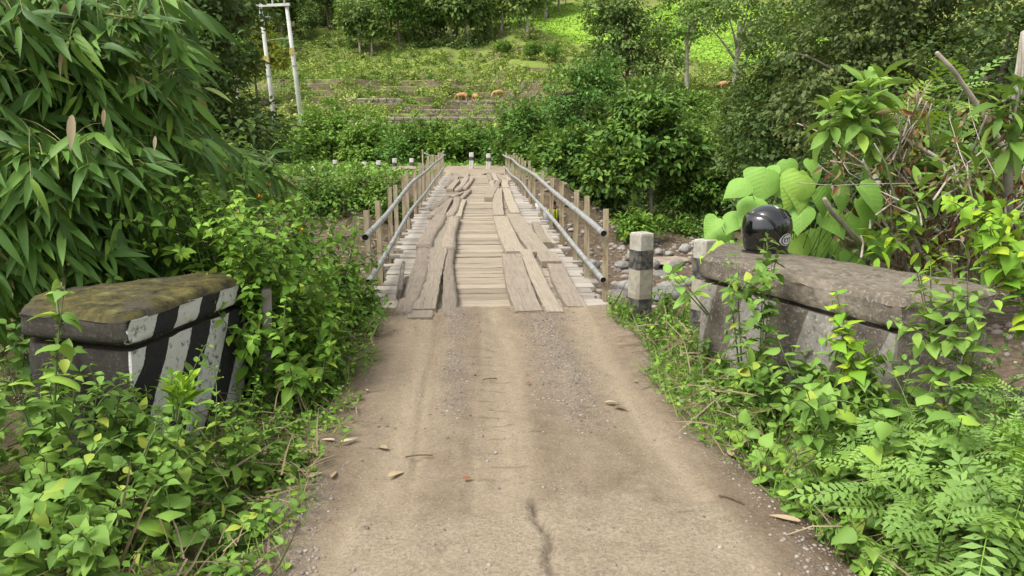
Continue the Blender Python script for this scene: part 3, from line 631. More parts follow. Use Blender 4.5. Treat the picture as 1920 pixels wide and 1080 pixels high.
for kind, a, b, wpx, th in RUN:
    ax, ay = dk(*a); bx_, by_ = dk(*b); by_ = min(by_, BY1 - .1); ay = min(ay, BY1 - .6); L = math.hypot(bx_ - ax, by_ - ay)
    W = wpx / FPX * (ay * .98 + .3); ang = math.atan2(by_ - ay, bx_ - ax); mx, my = (ax + bx_) / 2, (ay + by_) / 2; zc = .014 + camber(my)
    seg = max(7, int(L / .12)); dz = rg.uniform(-.006, .006)
    slope = math.atan2(camber(by_) - camber(ay), max(L, .1))
    if kind == 'log':
        me = log_mesh('runner_log', L, W / 2, rg, MT['log'], .5, min(.035, .012 * L), seg, 12); part_at('runner_log', me, (mx, my, zc + W * .22 + dz), ang, 0, -slope)
    else:
        me = plank_mesh('runner_plank', L, W, th, rg, MT['log'] if kind == 'slab' else MT['runner'], seg, .0055, .022 * min(1, L / 2), .05); part_at('runner_plank', me, (mx, my, zc + th + dz), ang, rg.uniform(-.02, .02), -slope)
# the dark slab standing on edge along the left side
p0, p1 = onz(752, 562, .1), onz(757, 498, .16)
me = plank_mesh('edge_board', (p1 - p0).length, .16, .035, rg, MT['darkwood'], 8, .012, .03, .3); part_at('edge_board', me, (p0 + p1) / 2 + Vector((-.03, 0, .03)), math.atan2(p1.y - p0.y, p1.x - p0.x), R(-72))

# railing posts (angle iron) and pipes
def angle_mesh(h, s, t):
    mb = MB(); prof = [(0, 0), (s, 0), (s, t), (t, t), (t, s), (0, s)]
    mb.loft([[(x, y, z) for x, y in prof] for z in (0, h * .5, h)]); me = bpy.data.meshes.new('railing_post'); me.from_pydata(mb.v, [], mb.f); me.materials.append(MT['post']); me.update(); return me
pm = [angle_mesh(1.12, .054, .011), angle_mesh(1.16, .052, .011), angle_mesh(1.08, .056, .011)]
ry = [7.15, 8.25, 9.35, 10.85, 12.4, 14.0, 15.7]
while ry[-1] < 28.6: ry.append(ry[-1] + 1.32)
ly = [7.15, 7.95, 8.9, 9.95, 11.1, 12.1, 13.1, 14.4, 15.8]
while ly[-1] < 28.6: ly.append(ly[-1] + 1.25)
for side, ysx in ((1, ry), (-1, ly)):
    for i, yy in enumerate(ysx):
        o = part_at('railing_post', pm[rg.randrange(3)], ((BX1 + .02 if side > 0 else BX0 - .02) + rg.uniform(-.015, .015), yy, -.25 + camber(yy) + rg.uniform(-.02, .03)), (math.pi / 2 if side < 0 else math.pi) + rg.uniform(-.2, .2), rg.uniform(-.025, .025), rg.uniform(-.02, .02))
for side in (1, -1):
    x = BX1 - .075 if side > 0 else BX0 + .055
    for lev, hh in ((0, .70), (1, .27)):
        ph = rg.random() * 6; ys_ = np.linspace(6.85 + (.1 if lev else 0), 29.2, 60)
        def railp(q): return Vector((x + .015 * math.sin(q * .5 + ph), q, hh + camber(q) * 1.15 + .018 * math.sin(q * .8 + ph) + .06 * float(sstep(20, 29, q))))
        cuts = [0, 16, 33, 50, 60]
        for a, b in zip(cuts, cuts[1:]):
            mb = MB(); pts = [railp(q) for q in ys_[a:min(b + 1, 60)]]; mb.tube(pts, .03 if not lev else .028, 12, cap=(a > 0)); r = mb.build('rail_pipe', MT['rail'], bridge, True)
            if a == 0:
                mb = MB(); p = pts[0]; mb.tube([p + Vector((0, .012, 0)), p + Vector((0, .25, 0))], .0265 if not lev else .0245, 12); mb.build('bore_shade', MT['hollow'], r).location = (0, 0, 0)  # dark plug set in the pipe mouth in place of real shade
        for yy in (ry if side > 0 else ly):
            for off in (0, .32):
                if yy + off > 28.8: continue
                mb = MB(); c = railp(yy + off); c2 = railp(yy + off + .02); rr = .0325 if not lev else .0303
                mb.tube([c, c + (c2 - c) * 1.0], rr, 10); mb.build('tie_band', MT['steel'], bridge, True)
# bent pipe end, far left
mb = MB(); mb.tube([(BX0 - .75, 29.0, .86), (BX0 - .5, 29.1, .74), (BX0 - .2, 29.2, .74), (BX0 + .02, 29.25, .92)], .03, 8); mb.build('bent_pipe', MT['rail'], bridge, True)
mb = MB(); mb.tube([(BX0 - .8, 29.0, -.2), (BX0 - .8, 29.0, 1.0)], .035, 6); mb.build('end_post', MT['post'], bridge)

# ------------------------------------------------------------------ parapet walls
def wall_block(name, foot, z0, z1, mat, parent, inset=0.0, cham=0.0, seed=0, rough=.0055):
    """a block over the quadrilateral foot (a: road side near, b: road side far, c: back far, d: back near); local x from a to b"""
    Q = [Vector((*q, 0)) for q in foot]; a, b = Q[0], Q[1]; rgl = random.Random(seed); m = len(Q)
    ux = (b - a).normalized(); ang = math.atan2(ux.y, ux.x); Mi = Matrix.Rotation(-ang, 3, 'Z'); Q = [Mi @ (q - a) for q in Q]
    def outline(ins):
        cen = sum(Q, Vector()) / m; P = [q + (cen - q).normalized() * ins * 1.4 for q in Q]; o = []; corner = set()
        for i in range(m):
            p, q = P[i], P[(i + 1) % m]; n = cnts[i]; corner.add(len(o)); o += [p.lerp(q, t / n) for t in range(n)]
        return [q.lerp((o[k - 1] + o[(k + 1) % len(o)]) / 2, .38 if k in corner else 0) for k, q in enumerate(o)]
    cnts = [max(3, int((Q[(i + 1) % m] - Q[i]).length / .075)) for i in range(m)]
    H_ = z1 - z0; levels = [(0, inset + .012), (.08, inset)] + [(t, inset) for t in (.25, .45, .62, .75)]
    levels += [(1 - cham * .85 / H_, inset), (1 - cham * .3 / H_, inset + cham * .35), (1, inset + cham * 1.0)] if cham else [(.9, inset), (1, inset + .01)]
    rings = []
    for t, ins in levels:
        rings.append([q + Vector((rgl.uniform(-rough, rough), rgl.uniform(-rough, rough), t * H_ + (rgl.uniform(-rough, rough) if t > .5 else 0))) for q in outline(ins)])
    # inner ring for the top
    cen = sum(rings[-1], Vector()) / len(rings[-1]); rings.append([q.lerp(cen, .5) + Vector((0, 0, .006 + rgl.uniform(-rough, rough))) for q in rings[-1]])
    mb = MB(); mb.loft(rings); me = bpy.data.meshes.new(name); me.from_pydata(mb.v, [], mb.f); me.polygons.foreach_set('use_smooth', [True] * len(me.polygons)); me.materials.append(mat); me.update()
    o = link(name, me, parent); o.location = Vector((a.x, a.y, z0)) - parent.location; o.rotation_euler = (0, 0, ang)
    md = o.modifiers.new('edge', 'EDGE_SPLIT'); md.split_angle = R(50); return o
TOP = .80
fa = [onz(236, 591, TOP), onz(425, 527, TOP)]; a, b = fa[0].xy, fa[1].xy; dirx = (b - a).normalized(); b = a + dirx * 1.35; e = onz(28, 575, TOP).xy; pw = e - a
b = a + dirx * 1.05; d2 = onz(62, 546, TOP).xy; FL = [tuple(a), tuple(b), tuple(b + Vector((-.2, .2))), tuple(d2), tuple(e)]
wall_l = empty('parapet_wall', (a.x, a.y, 0), 'mossy concrete parapet wall painted with slanted black and white stripes', 'wall')
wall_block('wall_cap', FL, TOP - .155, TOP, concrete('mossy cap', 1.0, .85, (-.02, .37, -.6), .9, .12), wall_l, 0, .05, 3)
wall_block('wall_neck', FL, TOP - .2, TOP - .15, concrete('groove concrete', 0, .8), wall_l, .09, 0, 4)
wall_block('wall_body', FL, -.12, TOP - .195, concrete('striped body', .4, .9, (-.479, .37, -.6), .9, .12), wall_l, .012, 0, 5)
a = onz(1694, 562, TOP).xy; b = onz(1312, 476, TOP).xy; e = onz(1879, 536, TOP).xy; c = onz(1350, 452, TOP).xy
FR = [tuple(a), tuple(b), tuple(c), tuple(e)]
wall_r = empty('parapet_wall', (a.x, a.y, 0), 'weathered grey brown concrete parapet wall that carries the black helmet', 'wall')
wall_block('wall_cap', FR, TOP - .165, TOP, concrete('weathered cap', .25, .12, None, .9, .6), wall_r, 0, .06, 7)
wall_block('wall_neck', FR, TOP - .2, TOP - .16, concrete('groove concrete right', 0, .8), wall_r, .08, 0, 8)
wall_block('wall_body', FR, -.9, TOP - .198, concrete('worn striped body', .2, .2, (-.3, .55, .3), .22, .75), wall_r, .012, 0, 9)
# the marker plate beside the left wall
mp_ = empty('marker_slab', (-1.30, 4.62, 0), 'small pale upright slab beside the far end of the striped wall', 'slab')
mb = MB(); mb.box((-1.30, 4.62, .33), (.06, .22, .76), Euler((.0, .05, .25)), .01); mb.build('stone', plain('pale slab', (.33, .31, .27), .85, scale=7, c2=(.2, .18, .14)), mp_)

# ------------------------------------------------------------------ guide posts
W_, B_ = (.62, .6, .55), (.03, .03, .032)
gm1 = banded('guide post paint', .84, [(0, B_), (.30, (.3, .27, .2)), (.345, (.36, .33, .26)), (.60, B_), (.80, (.42, .4, .34))])
gm2 = banded('far guide post paint', .75, [(0, W_), (.58, B_), (.8, W_)])
def guide_post(loc, h, s, mat, label, group=None, rz=.3, base=-.2):
    o = empty('guide_post', loc, label, 'guide post', group); mb = MB(); k = 8; rings = []
    for z, q in ((base, 1.04), (h * .5, 1.01), (h - .02, 1), (h - .004, .95), (h, .8)):
        w = s / 2 * q; c_ = w * .28; pr = [(-w + c_, -w), (w - c_, -w), (w, -w + c_), (w, w - c_), (w - c_, w), (-w + c_, w), (-w, w - c_), (-w, -w + c_)]
        rings.append([(x * math.cos(rz) - y * math.sin(rz), x * math.sin(rz) + y * math.cos(rz), z) for x, y in pr])
    mb.loft(rings); p = mb.build('post', mat, o); p.location = (0, 0, 0); return o
p = at(1204, 436, 6.25); guide_post((p.x, p.y, 0), p.z, .165, gm1, 'square black and white concrete guide post right of the bridge entrance', rz=.35)
p = at(1322, 449, 5.8); guide_post((p.x, p.y, 0), p.z, .14, gm1, 'concrete guide post tight against the far end of the right wall', rz=.5)
for px, py, Y, lb in ((884, 286, 34.0, 'left of the two banded guide posts straight beyond the far bridge end'), (916, 288, 34.0, 'right of the two banded guide posts straight beyond the far bridge end'),
                      (740, 297, 33.5, 'banded guide post nearest the bridge in the row on the far left road'), (710, 301, 34.0, 'middle banded guide post of the row on the far left road'),
                      (683, 304, 34.5, 'banded guide post at the far left road, half sunk in the bushes'), (628, 300, 37, 'grey guide post on the far left road beside dark bushes'), (772, 297, 36.5, 'grey guide post behind the end of the left railing')):
    p = at(px, py, Y); h = max(p.z - .0, .6); guide_post((p.x, p.y, p.z - .78), .78, .2, gm2, lb, 'guide posts on the far bank', rz=rnd.uniform(-.2, .2), base=-.9)
p = at(586, 312, 31); ws = empty('pointed_marker', (p.x, p.y, 0), 'small white pointed marker stone in the bushes left of the bridge', 'marker')
mb = MB(); mb.loft([[(p.x + x * q, p.y + y * q, p.z + z) for x, y in ((-.1, -.06), (.1, -.06), (.1, .06), (-.1, .06))] for z, q in ((-1.2, 1), (-.15, 1.05), (-.07, .75), (0, .15))]); mb.build('stone', MT['whitestone'], ws)
# far abutment masonry
def stones_wall(name, label, x0, x1, y, z0, z1, seed, sz=.34, depth=.3):
    r_ = random.Random(seed); o = empty(name, ((x0 + x1) / 2, y, z0), label, 'wall'); z = z0
    core = MB(); core.box(((x0 + x1) / 2, y + depth * .55, (z0 + z1) / 2), (x1 - x0 - .05, depth * .7, z1 - z0 - .05)); core.build('mortar', MT['masonry'], o)
    while z < z1 - .05:
        hh = r_.uniform(.8, 1.2) * sz * .7; x = x0 + r_.uniform(-.1, 0)
        while x < x1:
            w = r_.uniform(.7, 1.4) * sz; mb = MB(); mb.box((x + w / 2, y + r_.uniform(-.03, .03), z + hh / 2), (w * .95, depth * .6, hh * .93), Euler((r_.uniform(-.05, .05), r_.uniform(-.06, .06), r_.uniform(-.08, .08))), .05); mb.build('stone', MT['masonry'], o); x += w
        z += hh
    return o
stones_wall('abutment_wall', 'stone masonry abutment under the near end of the bridge', -1.5, 1.75, 6.95, -2.6, -.22, 3)
stones_wall('abutment_wall', 'stone masonry abutment under the far end of the bridge', -1.6, 1.9, 29.35, -2.3, -.25, 4, .45)

# ------------------------------------------------------------------ helmet
def gloss(name, c, rough=.06, coat=1.0):
    m, nt, N, K, b = mat_new(name); b.inputs['Base Color'].default_value = (*c, 1); b.inputs['Roughness'].default_value = rough; b.inputs['Coat Weight'].default_value = coat; b.inputs['Coat Roughness'].default_value = .03; return m
HS = 1.27
hp = onz(1441, 474, TOP + .005); HC = Vector((hp.x, hp.y + .06, TOP + .008))
helm = empty('motorcycle_helmet', tuple(HC), 'glossy black motorcycle helmet resting on the right parapet wall', 'helmet')
helm.scale = (HS, HS, HS)
HA = R(196)      # face opening looks left and slightly to the camera
def helm_pt(u, v, off=0.0):
    """u: angle round (0 = front), v: 0 bottom .. 1 crown"""
    zt = [0, .02, .07, .13, .19, .235, .258, .265]; rt = [.098, .106, .121, .130, .121, .088, .042, .001]
    z = np.interp(v, np.linspace(0, 1, 8), zt); r = np.interp(v, np.linspace(0, 1, 8), rt) + off
    fx = 1.14 if math.cos(u) < 0 else 1.08; x, y = r * math.cos(u) * fx, r * math.sin(u) * .98
    if v < .4: x += -.012 * (1 - v / .4) * (1 if math.cos(u) < 0 else -.6)
    a = u; return Vector((x * math.cos(HA) - y * math.sin(HA), x * math.sin(HA) + y * math.cos(HA), z + (off if v > .9 else 0)))
def helm_patch(name, u0, u1, v0, v1, off, mat, nu=24, nv=14, thick=.006, par=None, vfun=None):
    vs = []; fs = []
    for i in range(nu + 1):
        u = u0 + (u1 - u0) * i / nu; a, b = (v0, v1) if not vfun else vfun(i / nu)
        for j in range(nv + 1): vs.append(helm_pt(u, a + (b - a) * j / nv, off))
    for i in range(nu):
        for j in range(nv): k = i * (nv + 1) + j; fs.append((k, k + nv + 1, k + nv + 2, k + 1))
    me = bpy.data.meshes.new(name); me.from_pydata(vs, [], fs); me.polygons.foreach_set('use_smooth', [True] * len(fs)); me.materials.append(mat); me.update()
    o = link(name, me, par or helm); m = o.modifiers.new('s', 'SOLIDIFY'); m.thickness = thick; m.offset = -1
    s = o.modifiers.new('d', 'SUBSURF'); s.levels = s.render_levels = 1; return o
blk = gloss('black gloss shell', (.006, .006, .007)); vis = gloss('smoked visor', (.004, .004, .005), .03); rub = plain('rubber trim', (.012, .012, .012), .6); wht = plain('white decal', (.75, .75, .75), .4); lin = plain('helmet lining', (.02, .02, .02), .9)
helm_patch('shell', 0, 2 * math.pi, 0, 1, 0, blk, 48, 18)
helm_patch('visor', -1.25, 1.25, .1, .64, .006, vis, 24, 10, .003, vfun=lambda t: (.10 + .1 * (2 * t - 1) ** 4, .64 - .17 * (2 * t - 1) ** 4))
helm_patch('visor_frame', -1.4, 1.4, .56, .66, .0045, rub, 24, 4, .004, vfun=lambda t: (.62 - .22 * (2 * t - 1) ** 4, .67 - .2 * (2 * t - 1) ** 4))
helm_patch('bottom_trim', 0, 2 * math.pi, .0, .05, .003, rub, 40, 3, .006)
helm_patch('chin_lip', -.5, .5, .0, .05, .02, rub, 12, 3, .006)
for uu in (-1.38, 1.38):
    c = helm_pt(uu, .47, .006); n = (helm_pt(uu, .47, .02) - helm_pt(uu, .47, 0)).normalized(); mb = MB(); mb.tube([c, c + n * .008], [.017, .014], 14); o = mb.build('visor_pivot', rub, helm); o.location = (0, 0, 0)
helm_patch('lining', 0, 2 * math.pi, .02, .75, -.016, lin, 30, 6, .003)
for uu in (1.75, 2.3):
    helm_patch('vent', uu, uu + .16, .60, .75, .005, rub, 4, 6, .006)
def helm_oval(name, uc, vc, ru, rv, off, mat, r0=0.0, par=None, n=28):
    vs = []; fs = []
    for i in range(n):
        a = 2 * math.pi * i / n
        for q in (r0, .5 + r0 / 2, 1): vs.append(helm_pt(uc + ru * q * math.cos(a), vc + rv * q * math.sin(a), off))
    for i in range(n):
        j = (i + 1) % n
        for q in (0, 1): fs.append((i * 3 + q, i * 3 + q + 1, j * 3 + q + 1, j * 3 + q))
    me = bpy.data.meshes.new(name); me.from_pydata(vs, [], fs); me.materials.append(mat); me.update(); return link(name, me, par or helm)
UL, VL = 1.9, .30
lg = helm_oval('logo_ring', UL, VL, .36, .09, .0015, wht, .86); helm_oval('logo_field', UL + .03, VL, .27, .07, .0016, wht, 0.0, lg)
def helm_text(par, txt, uc, vc, hgt, wdt):
    G = {'K': [((0, 0), (0, 1)), ((0, .5), (1, 1)), ((0, .5), (1, 0))], 'Y': [((0, 1), (.5, .5)), ((1, 1), (.5, .5)), ((.5, .5), (.5, 0))], 'T': [((0, 1), (1, 1)), ((.5, 1), (.5, 0))]}
    for i, ch in enumerate(txt):
        mb = MB()
        for (x0, y0), (x1, y1) in G[ch]:
            pts = [helm_pt(uc + ((i - 1) * 1.3 + (x0 + (x1 - x0) * t) - .5) * wdt, vc + ((y0 + (y1 - y0) * t) - .5) * hgt, .0028) for t in (0, .5, 1)]
            mb.tube(pts, .0019, 5)
        o = mb.build('letter', rub, None); o.parent = par
helm_text(lg, 'KYT', UL + .03, VL, .065, .1)
mk = helm_patch('top_mark', 1.72, 2.0, .79, .845, .0015, wht, 4, 3, .001); helm_patch('top_mark', 1.8, 1.92, .835, .885, .0016, wht, 3, 3, .001)

# ------------------------------------------------------------------ plants close by
NR = np.random.default_rng(21)
def V3(p): return np.array([p[0], p[1], p[2]])
def stems_mesh(parent, polys, rad, mat, name='stem', k=5):
    for pts in polys:
        mb = MB(); n = len(pts); mb.tube(pts, [rad * (1 - .7 * i / (n - 1)) for i in range(n)], k); mb.build(name, mat, parent, True)
def stems_joined(parent, polys, rad, mat, name='stems'):
    mb = MB()
    for pts in polys: n = len(pts); mb.tube(pts, [rad * (1 - .7 * i / (n - 1)) for i in range(n)], 4, False)
    mb.build(name, mat, parent, True, kind='stuff')

# --- bamboo
bam_base = Vector((-3.6, 5.6, -.1))
bamboo = empty('bamboo_clump', tuple(bam_base), 'tall bamboo clump with long drooping leaves overhanging the striped wall', 'bamboo')
r_ = random.Random(3); canes = []
for i in range(16):
    b0 = bam_base + Vector((r_.uniform(-1.2, .6), r_.uniform(-.5, 1.2), -.1)); tp = at(r_.uniform(-60, 380), r_.uniform(-260, 60), r_.uniform(4.3, 6.5)); canes.append(curve(b0, tp, (-.5 - r_.random() * .5, .2, .7 + r_.random() * .5), 12))
stems_mesh(bamboo, canes, .022, MT['cane'], 'cane', 7)
poly = [(-120, -40), (425, -40), (385, 60), (395, 150), (385, 215), (430, 290), (500, 300), (565, 335), (590, 385), (520, 420), (470, 440), (410, 480), (330, 520), (180, 540), (-120, 560)]
def inpoly(x, y):
    c = False; j = len(poly) - 1
    for i in range(len(poly)):
        xi, yi = poly[i]; xj, yj = poly[j]
        if (yi > y) != (yj > y) and x < (xj - xi) * (y - yi) / (yj - yi) + xi: c = not c
        j = i
    return c
Ls = []; twigs = []; cnt = 0
while cnt < 980:
    px, py = r_.uniform(-150, 600), r_.uniform(-60, 560)
    if not inpoly(px + 45, py + 30) or not inpoly(px, py): continue
    if px > 400 and r_.random() < .2: continue
    cnt += 1
    Ys = 4.35 + max(0, px) / 600 * 1.3 + (.35 if py < 250 else 0); Ys += 1.35 * float(sstep(260, 420, px)) * float(sstep(210, 320, py)); Y = Ys + min(r_.expovariate(1.0), 2.8)
    if py > 450: Y = max(Y, 4.35 + .3)
    p = at(px, py, Y); ln = r_.uniform(.25, .6)
    d = Vector((r_.uniform(-.35, 1.0), r_.uniform(-1.0, .2), r_.uniform(-.8, .3))).normalized()
    tw = curve(p - d * ln * .6, p + d * ln * .4, (0, 0, .06), 6); twigs.append(tw)
    m = r_.randint(6, 9); t = np.linspace(.25, 1, m); P_ = np.array([V3(tw[0].lerp(tw[-1], q)) for q in t])
    side = Vector((0, 0, 1)).cross(d).normalized(); sg = np.array([1 if q % 2 else -1 for q in range(m)])
    sp = NR.uniform(.35, 1.35, m) * (1 - t * .6); dd = np.array(V3(d))[None] * np.cos(sp)[:, None] + np.array(V3(side))[None] * (np.sin(sp) * sg)[:, None]
    dd[:, 2] -= NR.uniform(.0, .6, m); nn = np.array([[0, -.6, .9]]) + NR.normal(0, .5, (m, 3))
    Ls.append((P_, dd, nn, NR.uniform(.14, .33, m)))
L = cat_L(Ls); stems_joined(bamboo, twigs, .004, MT['cane'], 'twigs'); foliage(bamboo, 'lance', L, LM['bamboo'], NR, 300, minpx=30)
for px, py, Y, ln in ((135, 215, 4.2, .19), (195, 205, 4.5, .1), (291, 255, 4.6, .09)):
    o = bpy.data.objects.new('dry_leaf', tmpl_mesh('lance', 0, LM['tan'], 'dry_leaf')); COL.objects.link(o); o.parent = bamboo; p = at(px, py, Y)
    m = frames(np.array([[-.12, -.1, -1.]]), np.array([[.3, -1., .2]]))[0]; mm = Matrix.Identity(4)
    for a in range(3):
        for b in range(3): mm[a][b] = m[a, b] * ln * (1.25 if b == 1 else 1)
        mm[a][3] = p[a] - bamboo.location[a]
    o.matrix_basis = mm

# --- bush of leafy stems: bases in an area, each stem to its own height
def bush(name, label, cat, base, area, hfun, n, gap, size, key, mat, seed, lean=.25, singles=200, stemmat='stem', srad=.006, group=None, t0=.2, pitch=.25, side=2, minpx=11, mode='opp', taper=.5, jit=.35, lean_dir=(0, 0)):
    rr = random.Random(seed); ng = np.random.default_rng(seed); o = empty(name, base, label, cat, group); polys = []; Ls = []; tries = 0
    while len(polys) < n and tries < n * 20:
        tries += 1; x, y = area(rr); h = hfun(x, y) * rr.uniform(.55, 1.08)
        if h < .05: continue
        z0 = hz(x, y) - .03; a = Vector((x, y, z0)); b = a + Vector((rr.gauss(0, lean) * h + lean_dir[0] * h, rr.gauss(0, lean) * h + lean_dir[1] * h, h))
        pts = curve(a, b, (rr.uniform(-.1, .1) * h, rr.uniform(-.1, .1) * h, .04 * h), 8); polys.append(pts); Ls.append(stem_leaves(pts, gap, size, ng, t0, mode, pitch, jit, taper))
        for q in range(side):
            t = rr.uniform(.25, .8); s0 = pts[int(t * 7)]; e_ = s0 + Vector((rr.uniform(-1, 1), rr.uniform(-1, 1), rr.uniform(.1, .9))).normalized() * h * rr.uniform(.2, .42)
            sp = curve(s0, e_, (0, 0, .03), 5); polys.append(sp); Ls.append(stem_leaves(sp, gap, size * .85, ng, .15, mode, pitch, jit, taper))
    stems_joined(o, polys, srad, MT[stemmat]); foliage(o, key, cat_L(Ls), mat, ng, singles, minpx=minpx); return o, polys

def flowers(parent, pts, mat, seed, rad=.012, n=12):
    ng = np.random.default_rng(seed)
    for p in pts:
        d = ng.normal(0, 1, (n, 3)); d[:, 2] = np.abs(d[:, 2]); M = frames(d, np.array([[0, 0, 1.]]) + ng.normal(0, .5, (n, 3)))
        me = leaf_data('flower', T_SMALL, np.array(V3(Vector(p) - parent.location))[None].repeat(n, 0), M, np.full(n, rad * 1.6), mat, ng); link('flower', me, parent)

# --- lantana bush on the left verge
def lant_area(r):
    t = r.random(); y = 4.42 + 2.25 * t; x = r.uniform(-1.38 - .65 * min(1, t * 2.5), -.98 + .1 * t); return x, y
def lant_h(x, y): return (.42 + .92 * float(sstep(-.86, -1.55, x))) * float(sstep(3.6, 4.7, y)) * (1 - .12 * float(sstep(5.7, 6.5, y))) + .05
lan, lp = bush('lantana_bush', 'dense leafy bush with small orange flowers between striped wall and bridge', 'bush', (-1.4, 5.3, 0), lant_area, lant_h, 540, .055, .1, 'ovate', LM['lantana'], 8, .22, 300, side=3, lean_dir=(.05, -.06))
flowers(lan, [at(625, 648, 4.75), at(487, 368, 5.2), at(445, 402, 4.9), at(566, 432, 5.3), at(608, 560, 5.2)], LM['orange'], 4)
flowers(lan, [at(440, 360, 5.1), at(503, 345, 5.3)], LM['pink'], 5)
o2, _ = bush('bush', 'leafy bush hanging over the bank beside the left railing end', 'bush', (-1.5, 7.0, -.2), lambda r: (r.uniform(-2.7, -1.32), r.uniform(6.2, 7.4)), lambda x, y: .75 - hz(x, y) * .7, 95, .07, .08, 'ovate', LM['lantana'], 19, .25, 60, side=2)

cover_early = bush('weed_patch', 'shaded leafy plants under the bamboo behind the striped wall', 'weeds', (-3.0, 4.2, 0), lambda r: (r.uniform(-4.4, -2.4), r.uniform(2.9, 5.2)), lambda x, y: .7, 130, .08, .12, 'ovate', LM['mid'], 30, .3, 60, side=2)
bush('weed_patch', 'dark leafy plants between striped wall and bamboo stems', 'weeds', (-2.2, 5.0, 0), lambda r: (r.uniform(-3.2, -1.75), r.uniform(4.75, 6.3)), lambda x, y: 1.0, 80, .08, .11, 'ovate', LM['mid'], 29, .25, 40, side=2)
bush('weed_patch', 'leafy weeds crowding the foot of the left railing', 'weeds', (-1.0, 6.5, 0), lambda r: (r.uniform(-1.5, -.84), r.uniform(5.9, 7.0)), lambda x, y: .5, 75, .055, .075, 'ovate', LM['lantana'], 28, .25, 120, side=2)
# --- low undergrowth, both verges
def cover(name, label, cat, area, hfun, n, gap, size, key, mat, seed, **k):
    o, pl = bush(name, label, cat, k.pop('base'), area, hfun, n, gap, size, key, mat, seed, **k); return o
cover('weed_patch', 'mixed green weeds below the striped wall at the left verge', 'weeds', lambda r: (r.uniform(-2.7, -.85), r.uniform(2.0, 3.5)), lambda x, y: (.42 + .14 * float(sstep(2.7, 3.2, y))) * float(sstep(-.75, -1.4, x)) + .1, 300, .055, .095, 'ovate', LM['weed'], 31, base=(-1.6, 2.8, 0), singles=300, lean=.35, side=2, minpx=20)
cover('weed_patch', 'low leafy weeds along the left road edge under the flowering bush', 'weeds', lambda r: (r.uniform(-1.35, -.77), r.uniform(3.3, 6.3)), lambda x, y: .3 * float(sstep(-.7, -1.2, x)) + .08, 150, .045, .055, 'ovate', LM['lantana'], 32, base=(-1.1, 4.5, 0), singles=200, lean=.4, side=2, minpx=14)
cover('weed_patch', 'broad pale leaved weeds in the lower left corner', 'weeds', lambda r: (r.uniform(-2.4, -1.15), r.uniform(2.1, 3.25)), lambda x, y: .4, 40, .1, .12, 'heart', LM['pale'], 33, base=(-1.7, 2.7, 0), singles=200, lean=.3, side=1, minpx=20, t0=.4)
cover('weed_patch', 'leafy green weeds along the right road edge below the wall', 'weeds', lambda r: (r.uniform(1.31, 2.5), r.uniform(2.7, 5.0)), lambda x, y: .1 + (.5 - .28 * float(sstep(4.0, 4.6, y))) * float(sstep(1.3, 1.9, x)), 260, .06, .1, 'ovate', LM['weed'], 34, base=(1.8, 3.8, 0), singles=300, lean=.3, side=2, minpx=14)
cover('weed_patch', 'pale heart leaved weeds growing thick before the right wall', 'weeds', lambda r: (r.uniform(1.42, 2.25), r.uniform(2.5, 4.6)), lambda x, y: .15 + (.45 - .25 * float(sstep(3.8, 4.4, y))) * float(sstep(1.35, 1.9, x)), 95, .08, .13, 'heart', LM['pale'], 35, base=(1.9, 3.5, 0), singles=260, lean=.3, side=1, minpx=18, t0=.3, mode='alt')
cover('weed_patch', 'green weeds round the foot of the right guide posts', 'weeds', lambda r: (r.uniform(1.35, 2.2), r.uniform(5.0, 6.7)), lambda x, y: .38 * float(sstep(1.15, 1.5, x)), 80, .05, .07, 'ovate', LM['lantana'], 36, base=(1.6, 5.8, 0), singles=150, lean=.35, side=2)
cover('feathery_shrub', 'bright green shrub with feathery compound leaves in lower right corner', 'shrub', lambda r: (r.uniform(1.62, 2.5), r.uniform(2.05, 3.1)), lambda x, y: .2 + .42 * float(sstep(1.5, 2.0, x)), 90, .075, .25, 'pinn', LM['fern'], 37, base=(2.0, 2.6, 0), singles=300, lean=.3, side=1, minpx=20, t0=.3, mode='alt', pitch=.45)
# --- single weeds
def weed(label, base, tip, n, gap, size, key, mat, seed, spread=.08, cat='weed', name='weed', bulge=(0, 0, 0), t0=.15, mode='opp', side=0, buds=0, stem='stem', srad=.006, taper=.5, pitch=.25):
    rr = random.Random(seed); ng = np.random.default_rng(seed); o = empty(name, tuple(base), label, cat); polys = []; Ls = []
    for i in range(n):
        j = Vector((rr.gauss(0, spread), rr.gauss(0, spread), rr.gauss(0, spread * .6))) if i else Vector()
        pts = curve(Vector(base) + j * .3, Vector(tip) + j, bulge, 9); polys.append(pts); Ls.append(stem_leaves(pts, gap, size, ng, t0, mode, pitch, .3, taper))
        for q in range(side):
            s0 = pts[rr.randint(3, 7)]; e_ = s0 + Vector((rr.uniform(-1, 1), rr.uniform(-1, .6), rr.uniform(.1, .8))).normalized() * (Vector(tip) - Vector(base)).length * .3
            sp = curve(s0, e_, (0, 0, .02), 5); polys.append(sp); Ls.append(stem_leaves(sp, gap, size * .85, ng, .2, mode, pitch, .3, taper))
    stems_mesh(o, polys, srad, MT[stem]); foliage(o, key, cat_L(Ls), mat, ng, 300, minpx=8)
    for p in polys[:max(buds, 0)]:
        for q in range(3):
            c = p[-1 - q * 2]; n_ = 26; d = ng.normal(0, 1, (n_, 3)); me = leaf_data('flower_head', T_SMALL, np.array(V3(c - o.location))[None].repeat(n_, 0) + ng.normal(0, .006, (n_, 3)), frames(d, ng.normal(0, 1, (n_, 3))), ng.uniform(.012, .026, n_), LM['bud'], ng); link('flower_head', me, o)
    return o
weed('tall weed stalk with dried flower heads before the striped wall', at(102, 800, 3.05), at(120, 545, 3.2), 1, .13, .11, 'heart', LM['pale'], 41, buds=1, bulge=(-.01, 0, 0), srad=.007, side=1)
